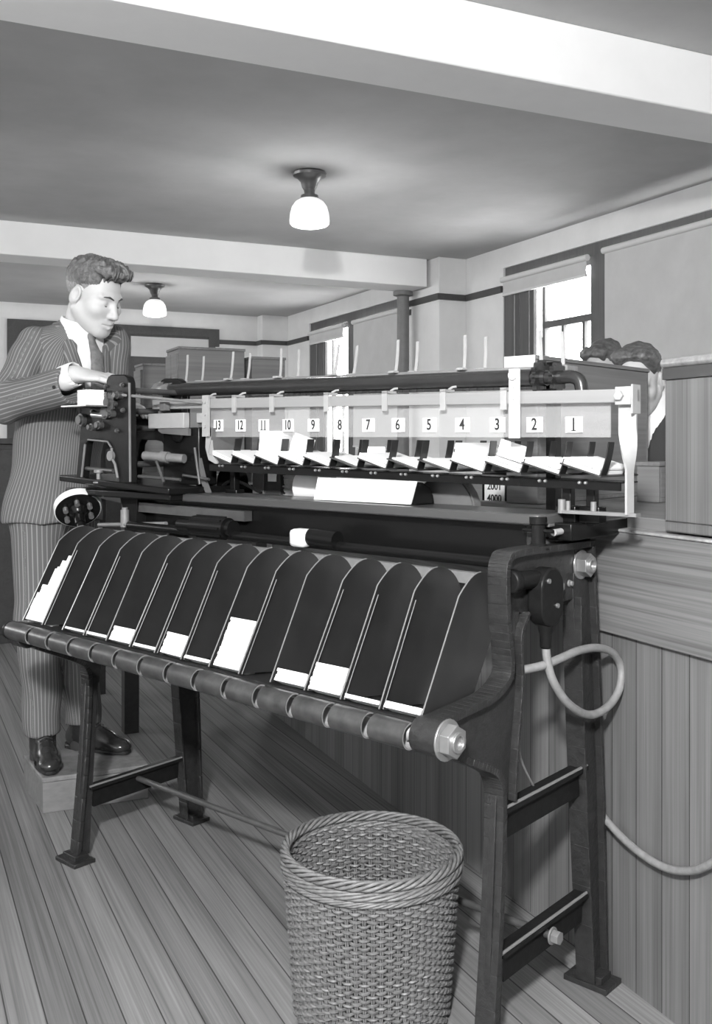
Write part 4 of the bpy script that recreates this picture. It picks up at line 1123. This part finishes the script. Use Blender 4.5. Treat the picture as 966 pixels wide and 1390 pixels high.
hand_sdf(b, A['lwr'], (.75,-.45,-.15), (0,0,1), (-.3,-.9,.1), .5)
HT = head_sdf(b, HP, HB)
axes = [axis_steps(-1.25,-.60,.0065,[(-1.01,-.77,.0029)]), axis_steps(2.98,3.64,.0065,[(3.03,3.13,.0036),(3.24,3.46,.0029)]), axis_steps(.10,1.86,.0085,[(1.34,1.47,.0036),(1.575,1.83,.0029)])]
body = sdf_obj('body', b, axes, M['skin'], man, mo)
# hair
hr = SDF()
def hE(x,y,z,rx,ry,rz,k,sub=False): hr.ell(HT(x,y,z),(rx,ry,rz),k,HB,sub)
hE(0,-.022,.052,.0785,.100,.080,.01)
hE(0,.045,.112,.056,.058,.028,.02); hE(0,.082,.108,.046,.024,.020,.012)
for s in (-1,1): hE(s*.040,.030,.105,.032,.060,.025,.015)
hE(0,.108,.005,.105,.075,.082,.006,True); hE(0,.12,.045,.090,.046,.040,.006,True)
for s in (-1,1): hE(s*.085,.045,-.010,.030,.048,.050,.006,True); hE(s*.082,-.010,-.010,.03,.030,.042,.004,True)
hE(0,-.02,-.075,.12,.15,.075,.01,True)
def hair_f(X):
    d = hr.eval(X); q = (X - HP) @ HB
    top = np.clip((q[:,2]-.045)/.05,0,1)
    w = np.sin(q[:,1]*210 + 22*q[:,0] + 6*np.sin(q[:,0]*90))*.0048 + np.sin(q[:,0]*260 + q[:,1]*60)*.0022
    return d + w*top + .0006*np.sin(q[:,1]*600+q[:,2]*500)
hax = [axis_steps(HP[i]-.16,HP[i]+.16,.0026) for i in range(3)]
sdf_obj('hair', hair_f, hax, M['hair'], man, mo, label='short wavy dark hair swept up from the brow')
# cropped sides, shorter and lighter than the top
sd = SDF(); sd.ell(HT(0,-.018,.040),(.0768,.0985,.083),.01,HB); sd.ell(HT(0,.115,.0),(.11,.088,.12),.004,HB,True); sd.ell(HT(0,.0,-.080),(.13,.14,.075),.01,HB,True)
for s in (-1,1): sd.ell(HT(s*.084,-.006,-.004),(.03,.027,.040),.004,HB,True)
sdf_obj('cropped_hair', lambda X: sd.eval(X)+.0006*np.sin(X[:,2]*900+X[:,0]*700), hax, M['hair_side'], man, mo, label='close cropped paler hair at the sides')
# brows, lash lines
def dabs(name, caps, m, h=.0016):
    s_ = SDF(); P = []
    for a,c_,ra,rb in caps: s_.cap(HT(*a),HT(*c_),ra,rb,.002); P += [HT(*a),HT(*c_)]
    P = np.array(P); ax = [np.arange(P[:,i].min()-.012,P[:,i].max()+.012,h) for i in range(3)]
    return sdf_obj(name, s_, ax, m, man, mo)
for s in (-1,1):
    dabs('eyebrow', [((s*.012,.0965,.021),(s*.030,.0925,.027),.0030,.0034),((s*.030,.0925,.027),(s*.050,.0765,.022),.0034,.0018)], M['brow'])
    dabs('eyelashes', [((s*.019,.0868,-.003),(s*.031,.0888,-.0065),.0012,.0019),((s*.031,.0888,-.0065),(s*.044,.0820,-.002),.0019,.0012)], M['brow'])
# shirt (in the jacket opening), collar, tie
sh = SDF(); sh.ell(A['chest']+np.array([.0,.0,.01]), (.150,.124,.215), .05, TB); sh.cap(A['rs']+np.array([.03,.03,0]),A['ls']+np.array([-.03,-.03,0]),.052,.052,.05)
sh.cap(A['neck']-np.array([.012,-.01,.09]), A['neck']+np.array([.003,-.004,.00]), .095, .066, .03)
sdf_obj('shirt', sh, [axis_steps(-1.2,-.72,.007), axis_steps(3.15,3.65,.007), axis_steps(1.10,1.66,.007)], M['shirt'], man, mo)
nb = A['neck']; up = HP + HB @ np.array([0,-.022,-.055]) - nb; up = up/np.linalg.norm(up)
bx_ = basis((.77,-.64), 0.35)
def collar_f(X):
    q = (X - (nb + np.array([.002,-.001,.012]))) @ np.stack([bx_[:,0],bx_[:,1],bx_[:,2]],1)
    r = np.sqrt((q[:,0]/.94)**2 + q[:,1]**2); flare = .0715 - .12*q[:,2]
    ring = np.abs(r - flare) - .0042
    ang = np.arctan2(np.abs(q[:,0]), q[:,1])
    low = -.018 - .020*np.clip(1-ang/.9,0,1); d = np.maximum(ring, np.maximum(low - q[:,2], q[:,2] - (.030 - .012*np.clip(1-ang/.8,0,1))))
    notch = (.10 + 1.2*np.clip(.012-q[:,2],0,1)) - ang
    return np.maximum(d, notch*.07)
sdf_obj('collar', collar_f, [axis_steps(nb[i]-.12,nb[i]+.12,.0032) for i in range(3)], M['shirt'], man, mo)
fr = TB[:,1]; tk = nb + fr*.066 + np.array([0,0,-.012])
ts = SDF(); ts.ell(tk, (.019,.013,.020), .01, TB); ts.chain([tk-np.array([0,0,.012]), nb+fr*.098+np.array([0,0,-.085]), nb+fr*.108+np.array([.0,0,-.20])],[.012,.022,.030],.008,(fr,.45))
sdf_obj('tie', ts, [axis_steps(tk[0]-.12,tk[0]+.16,.0035),axis_steps(tk[1]-.16,tk[1]+.12,.0035),axis_steps(tk[2]-.26,tk[2]+.04,.0035)], M['tie'], man, mo, label='dark grey necktie')
# jacket torso
jk = SDF()
jk.ell(A['pelvis']+np.array([0,0,-.02]), (.168,.128,.19), .06, TB); jk.ell((A['pelvis']+A['chest'])/2, (.158,.122,.22), .06, TB); jk.ell(A['chest'], (.172,.132,.21), .06, TB)
jk.cap(A['rs']+np.array([.01,.012,-.005]),A['ls']+np.array([-.01,-.012,-.005]),.066,.066,.06); jk.cap(nb-np.array([.02,-.02,.06]),nb+np.array([-.012,.012,-.005]),.085,.070,.04)
jk.ell(A['pelvis']+np.array([0,0,-.10]), (.172,.135,.16), .05, TB)
# open front: V from the button up to the neck
v0 = A['chest'] + fr*.150 + np.array([0,0,-.14]); v1 = nb + fr*.085 + np.array([0,0,-.03])
jk.cap(v0, v1, .012, .058, .008, None, True); jk.cap(nb+np.array([0,0,-.02])+fr*.03, nb+np.array([0,0,.12])+fr*.02, .066, .075, .008, None, True)
jk.cut((0,0,.935),(0,0,-1))
def jacket_f(X):
    d = jk.eval(X); q = (X - A['pelvis']) @ TB; a = np.arctan2(q[:,0],q[:,1])
    fold = .0035*np.sin(q[:,2]*34 + 3*a) * np.clip(1-np.abs(q[:,2]-.25)/.35,0,1) + .003*np.sin(a*7+q[:,2]*9)*np.clip((.15-q[:,2])/.2,0,1)
    return d + fold
tors = lambda P: np.arctan2((P-A['pelvis'])@TB[:,0] - 0.0*P[:,2], ((P-A['pelvis'])@TB[:,1]) - ((P[:,2]-A['pelvis'][2])*.18))*.165
jo = sdf_obj('jacket', jacket_f, [axis_steps(-1.32,-.66,.0062), axis_steps(3.16,3.68,.0062), axis_steps(.92,1.66,.0062)], M['suit'], man, mo, attr=tors, label='dark pinstripe suit jacket')
# lapels and collar of the jacket
def lapel(sgn):
    s_ = SDF(); rt = TB[:,0]*sgn
    a0 = nb + rt*.072 - fr*.030 + np.array([0,0,.004]); a1 = nb + rt*.070 + fr*.045 + np.array([0,0,-.055]); a2 = A['chest'] + fr*.137 + rt*.052 + np.array([0,0,.055]); a3 = v0 - fr*.012 + rt*.014
    s_.chain([a0,a1],[.022,.026],.01,(fr*.6+np.array([0,0,.5])+rt*.5,.35)); s_.chain([a1,a2],[.027,.034],.008,(fr,.28)); s_.chain([a2,a3],[.034,.010],.008,(fr,.28))
    pts = np.array([a0,a1,a2,a3]); ax = [axis_steps(pts[:,i].min()-.05,pts[:,i].max()+.05,.004) for i in range(3)]
    axv = (a3-a1)/np.linalg.norm(a3-a1)
    return sdf_obj('lapel', s_, ax, M['suit'], jo, mo, attr=lambda P: (P@np.cross(axv,fr)))
for sg in (1,-1): lapel(sg)
# back collar roll
s_ = SDF(); ring = [nb + TB[:,0]*math.cos(t)*.076 + fr*(math.sin(t)*.060-.012) + np.array([0,0,.010+.010*(-math.sin(t))]) for t in np.linspace(PI*1.0,PI*2.0,9)]
s_.chain(ring,[.014]*9,.006); R_ = np.array(ring)
sdf_obj('jacket_collar', s_, [axis_steps(R_[:,i].min()-.03,R_[:,i].max()+.03,.004) for i in range(3)], M['suit'], jo, mo, attr=lambda P: P[:,2])
# sleeves
def sleeve(s0,e0,w0,rs_,name='sleeve'):
    s_ = SDF(); d = (w0-e0)/np.linalg.norm(w0-e0); w1 = w0 - d*.012
    s_.cap(s0,e0,rs_[0],rs_[1],.03); s_.cap(e0,w1,rs_[1],rs_[2],.03); s_.cut(w1 - d*.0, d)
    s_.cap(w1 - d*.05, w1 + d*.06, rs_[2]-.012, rs_[2]-.008, .003, None, True)
    def f(X):
        dd = s_.eval(X); q = X-e0
        return dd + .004*np.sin(q@d*60 + 2*q[:,1]*40)*np.exp(-(np.linalg.norm(q,axis=1)/.16)**2) + .003*np.sin((X[:,2]-s0[2])*70)*np.exp(-(np.linalg.norm(X-s0,axis=1)/.12)**2)
    pts = np.array([s0,e0,w0]); ax = [axis_steps(pts[:,i].min()-.10,pts[:,i].max()+.10,.0055) for i in range(3)]
    return sdf_obj(name, f, ax, M['suit'], jo, mo, attr=stripes_about([(s0,e0,.06,(0,1,0)),(e0,w1,.055,(0,1,0))]))
sleeve(A['rs'],A['re'],A['rwr']-np.array([.0,0,.030]),(.063,.062,.062)); sleeve(A['ls'],A['le'],A['lwr'],(.066,.060,.052))
bt = MB(); d = (A['rwr']-A['re']); d /= np.linalg.norm(d); pc = A['rwr'] - d*.045 + np.array([-.01,-.058,-.028]); bt.cyl(tuple(pc-mo),tuple(pc-mo+np.array([-.001,-.008,-.002])),.006,n=12); obj('sleeve_button', bt, M['button'], jo)
# shirt cuff
s_ = SDF(); s_.cap(A['rwr']-d*.04, A['rwr']-d*.004, .041,.040,.01); s_.cap(A['rwr']-d*.06,A['rwr']+d*.05,.035,.034,.004,None,True); s_.cut(A['rwr']+d*.012,d)
sdf_obj('shirt_cuff', s_, [axis_steps(A['rwr'][i]-.09,A['rwr'][i]+.09,.004) for i in range(3)], M['shirt'], man, mo)
# trousers
tr = SDF(); tr.ell(A['pelvis']-np.array([0,0,.04]),(.150,.112,.12),.05,TB)
for h_,k_,a_ in (('rh','rk','ra'),('lh','lk','la')):
    tr.chain([A[h_],A[k_],A[a_]+np.array([0,0,.0])],[.090,.074,.062],.04)
tr.cut((0,0,.205),(0,0,-1)); tr.cut((0,0,1.06),(0,0,1))
def tr_f(X): return tr.eval(X) + .004*np.sin(X[:,2]*28+X[:,0]*30)*np.clip((.75-X[:,2])/.4,0,1)
sdf_obj('trousers', tr_f, [axis_steps(-1.26,-.80,.006), axis_steps(3.24,3.66,.006), axis_steps(.19,1.09,.008)], M['suit'], man, mo, attr=stripes_about([(A['rh'],A['ra'],.07,(.2,1,0)),(A['lh'],A['la'],.07,(.2,1,0))]), label='pinstripe suit trousers')
# shoes
for a_ in ('ra','la'):
    s_ = SDF(); s_.cap(A[a_]-np.array([0,0,.08]), A[a_]+np.array([0,0,.04]), .043, .044, .01)
    sdf_obj('sock', s_, [axis_steps(A[a_][i]-(.06 if i<2 else .09),A[a_][i]+(.06 if i<2 else .09),.005) for i in range(3)], M['suit_plain'], man, mo)
def shoe(an, toe, lab):
    s_ = SDF(); f = np.array([toe[0]-an[0],toe[1]-an[1],0.]); ln = np.linalg.norm(f); f /= ln; si = np.array([f[1],-f[0],0]); Rm = np.stack([si,f,np.array([0,0,1.])],1)
    g = np.array([an[0],an[1],.1155])
    hz = np.array([0,0,1.])
    s_.ell(g - f*.028 + hz*.040, (.034,.042,.042), .02, Rm); s_.cap(g+hz*.05, g-f*.008+hz*.15, .044,.047,.02)
    s_.ell(g + f*.075 + hz*.036, (.039,.085,.036), .03, Rm); s_.ell(g + f*.155 + hz*.026, (.040,.048,.028), .02, Rm)
    s_.cap(g+f*.02+hz*.085, g+f*.10+hz*.050, .030,.026,.02)
    s_.cut(g+hz*.014,(0,0,-1)); s_.cut(g+hz*.145,(0,0,1))
    p = np.array([g-f*.09, g+f*.21, g+si*.05, g-si*.05]); ax = [axis_steps(p[:,0].min()-.03,p[:,0].max()+.03,.0034),axis_steps(p[:,1].min()-.03,p[:,1].max()+.03,.0034),axis_steps(.115,.29,.0034)]
    so = sdf_obj('shoe', s_, ax, M['shoe'], man, mo, label=lab)
    bb = MB(); P = []
    for k in range(40):
        t = 2*PI*k/40; y = math.cos(t); x = math.sin(t)
        yy = .065 + .137*y; wd = .036 + .006*math.sin((yy+.07)/.27*PI) - .010*math.exp(-((yy-.045)/.03)**2); P.append(Vector(g - mo) + Vector(f)*yy + Vector(si)*wd*np.sign(x)*abs(x)**.6)
    bb.prism([p_ + Vector((0,0,.006)) for p_ in P],(0,0,.010)); obj('sole', bb, M['shoe'], so)
    bb = MB(); bb.prism([Vector(g-mo) + Vector(f)*yy + Vector(si)*xx + Vector((0,0,.0)) for xx,yy in ((-.031,.0),(.031,.0),(.034,-.03),(.026,-.06),(0,-.072),(-.026,-.06),(-.034,-.03))],(0,0,.012)); obj('heel', bb, M['shoe'], so, bevel=.001)
    bb = MB()
    for k in range(5):
        q = g + f*(.045+.014*k) + hz*(.108-.0085*k); bb.tube([tuple(q-mo-si*.022-hz*.006),tuple(q-mo+hz*.002),tuple(q-mo+si*.022-hz*.006)],.0025,6)
    obj('laces', bb, M['button'], so)
shoe(A['ra'],A['rt'],'shoe pointing at the camera'); shoe(A['la'],A['lt'],'shoe pointing right')

# ---- two people at the counter behind, mostly hidden
def bystander(label, hp, F, pitch, lean, hair_g, coat, hairstyle=0):
    hp = np.array(hp,float); B = basis(F,pitch); T_ = basis(F,0.1); f = np.array([F[0],F[1],0.]); f /= np.linalg.norm(f); r = T_[:,0]
    base = np.array([hp[0],hp[1],0.]) + np.array([lean[0],lean[1],0.])
    t = thing('person', label, 'person', tuple(base)); o_ = np.array(t.location)
    top = hp + np.array([0,0,-.11]); neck = hp + B@np.array([0,-.03,-.15]); 
    nk = np.array([hp[0]*.45+base[0]*.55, hp[1]*.45+base[1]*.55, hp[2]-.065]); ch = np.array([base[0]*.8+hp[0]*.2, base[1]*.8+hp[1]*.2, nk[2]-.20]); pv = np.array([base[0],base[1],min(.92,nk[2]-.55)])
    b = SDF(); b.ell(ch,(.15,.10,.20),.06,T_); b.ell(pv,(.14,.10,.14),.06,T_); b.cap(ch+r*.17+np.array([0,0,.14]),ch-r*.17+np.array([0,0,.14]),.05,.05,.05)
    b.cap(pv+np.array([0,0,.05]),ch,.11,.12,.06)
    hands = []
    for s in (-1,1):
        sh_ = ch + r*s*.18 + np.array([0,0,.13]); el = sh_ + r*s*.05 - f*.02 + np.array([0,0,-.26]); wr = el + f*.20 - r*s*.06 + np.array([0,0,.03])
        b.chain([sh_,el,wr],[.045,.037,.027],.02); hand_sdf(b, wr, f - r*s*.2, (0,0,1), -r*s, .45); hands.append((sh_,el,wr))
        hipp = pv + r*s*.085; kn = np.array([hipp[0],hipp[1],.48]); an = np.array([hipp[0],hipp[1],.08]) - f*.02; b.chain([hipp,kn,an],[.08,.055,.037],.03); b.cap(an-np.array([0,0,.045])+f*.0, an+f*.15-np.array([0,0,.055]),.034,.024,.02)
    b.cap(nk-np.array([0,0,.05]), hp+B@np.array([0,-.02,-.055]), .058,.052,.03); hT = head_sdf(b,hp,B)
    mn = np.minimum.reduce([hp,pv,ch]+[x for h_ in hands for x in h_]); mx = np.maximum.reduce([hp,pv,ch]+[x for h_ in hands for x in h_])
    ax = [axis_steps(mn[0]-.26,mx[0]+.26,.010,[(hp[0]-.10,hp[0]+.10,.0045)]),axis_steps(mn[1]-.26,mx[1]+.26,.010,[(hp[1]-.12,hp[1]+.12,.0045)]),axis_steps(-.02,hp[2]+.2,.012,[(hp[2]-.14,hp[2]+.14,.0045)])]
    sdf_obj('body', b, ax, M['skin'], t, o_)
    hs = SDF(); E = lambda x,y,z,rx,ry,rz,k,sub=False: hs.ell(hT(x,y,z),(rx,ry,rz),k,B,sub)
    E(0,-.024,.052,.079,.100,.080,.01); E(-.030,.050,.100,.040,.040,.028,.02); E(.040,.040,.098,.040,.040,.028,.02)
    if hairstyle: 
        E(-.055,.02,.075,.032,.045,.035,.02)
    E(0,.125,.025,.094,.088,.088,.006,True)
    E(0,-.0,-.085,.14,.15,.085,.01,True)
    def hf(X):
        q = (X-hp)@B; return hs.eval(X) + .0018*np.sin(q[:,0]*120+q[:,1]*90+q[:,2]*70) + .0012*np.sin(q[:,1]*230-q[:,2]*120)
    sdf_obj('hair', hf, [axis_steps(hp[i]-.17,hp[i]+.17,.0042) for i in range(3)], hair_g, t, o_)
    j = SDF(); j.ell(ch,(.178,.128,.215),.06,T_); j.ell(pv+np.array([0,0,.03]),(.165,.125,.17),.06,T_); j.cap(pv+np.array([0,0,.08]),ch,.135,.145,.06); j.cap(ch+r*.17+np.array([0,0,.14]),ch-r*.17+np.array([0,0,.14]),.064,.064,.05)
    for sh_,el,wr in hands: j.chain([sh_,el,wr-(wr-el)*.12],[.066,.056,.046],.02)
    j.cap(nk+f*.10+np.array([0,0,-.20]),nk+f*.06,.012,.055,.008,None,True); j.cap(nk+np.array([0,0,-.03]),nk+np.array([0,0,.12]),.062,.07,.008,None,True); j.cut((0,0,pv[2]-.10),(0,0,-1))
    ax2 = [axis_steps(mn[0]-.27,mx[0]+.27,.010),axis_steps(mn[1]-.27,mx[1]+.27,.010),axis_steps(pv[2]-.14,hp[2],.010)]
    sdf_obj('jacket', j, ax2, coat, t, o_)
    s2 = SDF(); s2.ell(ch+np.array([0,0,.01]),(.155,.122,.20),.05,T_); s2.cap(nk-np.array([0,0,.10]),nk+np.array([0,0,.03]),.095,.066,.03)
    sdf_obj('shirt', s2, [axis_steps(ch[i]-.3,ch[i]+.3,.010) for i in range(3)], M['shirt'], t, o_)
    tr = SDF(); tr.ell(pv-np.array([0,0,.03]),(.15,.115,.12),.05,T_)
    for s in (-1,1):
        hipp = pv + r*s*.085; tr.chain([hipp,np.array([hipp[0],hipp[1],.48]),np.array([hipp[0],hipp[1],.10])-f*.02],[.09,.075,.065],.03)
    tr.cut((0,0,.09),(0,0,-1))
    sdf_obj('trousers', tr, [axis_steps(pv[0]-.28,pv[0]+.28,.012),axis_steps(pv[1]-.28,pv[1]+.28,.012),axis_steps(.07,pv[2]+.15,.014)], coat, t, o_)
    for s in (-1,1):
        hipp = pv + r*s*.085; an = np.array([hipp[0],hipp[1],.0]) - f*.02; q = SDF(); Rm = np.stack([r,f,np.array([0,0,1.])],1)
        q.ell(an+np.array([0,0,.04]),(.042,.055,.06),.02,Rm); q.ell(an+f*.11+np.array([0,0,.03]),(.046,.10,.042),.03,Rm); q.cut((0,0,.002),(0,0,-1))
        sdf_obj('shoe', q, [axis_steps(an[0]-.25,an[0]+.25,.008),axis_steps(an[1]-.25,an[1]+.25,.008),axis_steps(-.01,.13,.008)], M['shoe'], t, o_)
    return t
M['hair_b'] = mat('hair_brown', 0.11, 0.5, noise=0.4, scale=50, bump=0.4)
bystander('person in dark suit with wavy dark hair bending behind the pale tall box', (.975,3.42,1.418), (-.45,-.9), .32, (.105,.11), M['hair'], M['suit_plain'], 1)
bystander('person before the bright window with only brown hair and brow showing', (1.165,4.62,1.555), (-.75,-.65), .5, (.08,.10), M['hair_b'], M['suit_plain'], 0)
# ------------------------------------------------------------------ light
w = bpy.data.worlds.new('world'); S.world = w; w.use_nodes = True
bg = w.node_tree.nodes['Background']; bg.inputs['Color'].default_value = (1,1,1,1); bg.inputs['Strength'].default_value = SKY
def light(name, kind, loc, energy, size=0.2):
    l = bpy.data.lights.new(name, kind); l.energy = energy
    if kind == 'POINT': l.shadow_soft_size = size
    else: l.size = size
    o = bpy.data.objects.new(name, l); COL.objects.link(o); o.location = loc; return o
light('flash', 'POINT', FLASH_POS, FLASH, 0.10)
for (x,y,e) in ((-0.265,5.63,LAMP),(-1.95,9.57,LAMP*1.0)):
    light('lamp_bulb', 'POINT', (x,y,2.38), e, 0.12)
def portal(q, p0, p1, z0, z1, facing):
    l = bpy.data.lights.new('sky_portal', 'AREA'); l.shape = 'RECTANGLE'; l.size = p1-p0; l.size_y = z1-z0; l.cycles.is_portal = True
    o = bpy.data.objects.new('sky_portal', l); COL.objects.link(o); o.location = rw(q, (p0+p1)/2, (z0+z1)/2)
    d = RQ*facing; o.rotation_euler = Matrix((RP, Vector((0,0,1)), RP.cross(Vector((0,0,1))))).transposed().to_euler()
    if (o.rotation_euler.to_matrix() @ Vector((0,0,-1))).dot(d) < 0: o.rotation_euler = Matrix((-RP, Vector((0,0,1)), (-RP).cross(Vector((0,0,1))))).transposed().to_euler()
for a, b_ in FILL_WIN: portal(-3.1, a, b_, 1.5, 2.5, 1)
portal(QW+.2, 3.6, 6.53, .95, 2.585, -1); portal(QW+.2, 8.1, 10.5, .95, 2.585, -1)
vs = S.view_settings; vs.view_transform = 'Standard'; vs.look = 'None'; vs.gamma = 1.0; vs.use_curve_mapping = False
vs.exposure = EXPO
S.display_settings.display_device = 'sRGB'
S.cycles.max_bounces = 8; S.cycles.transparent_max_bounces = 16
S.cycles.use_denoising = True
S.cycles.sample_clamp_indirect = 4.0
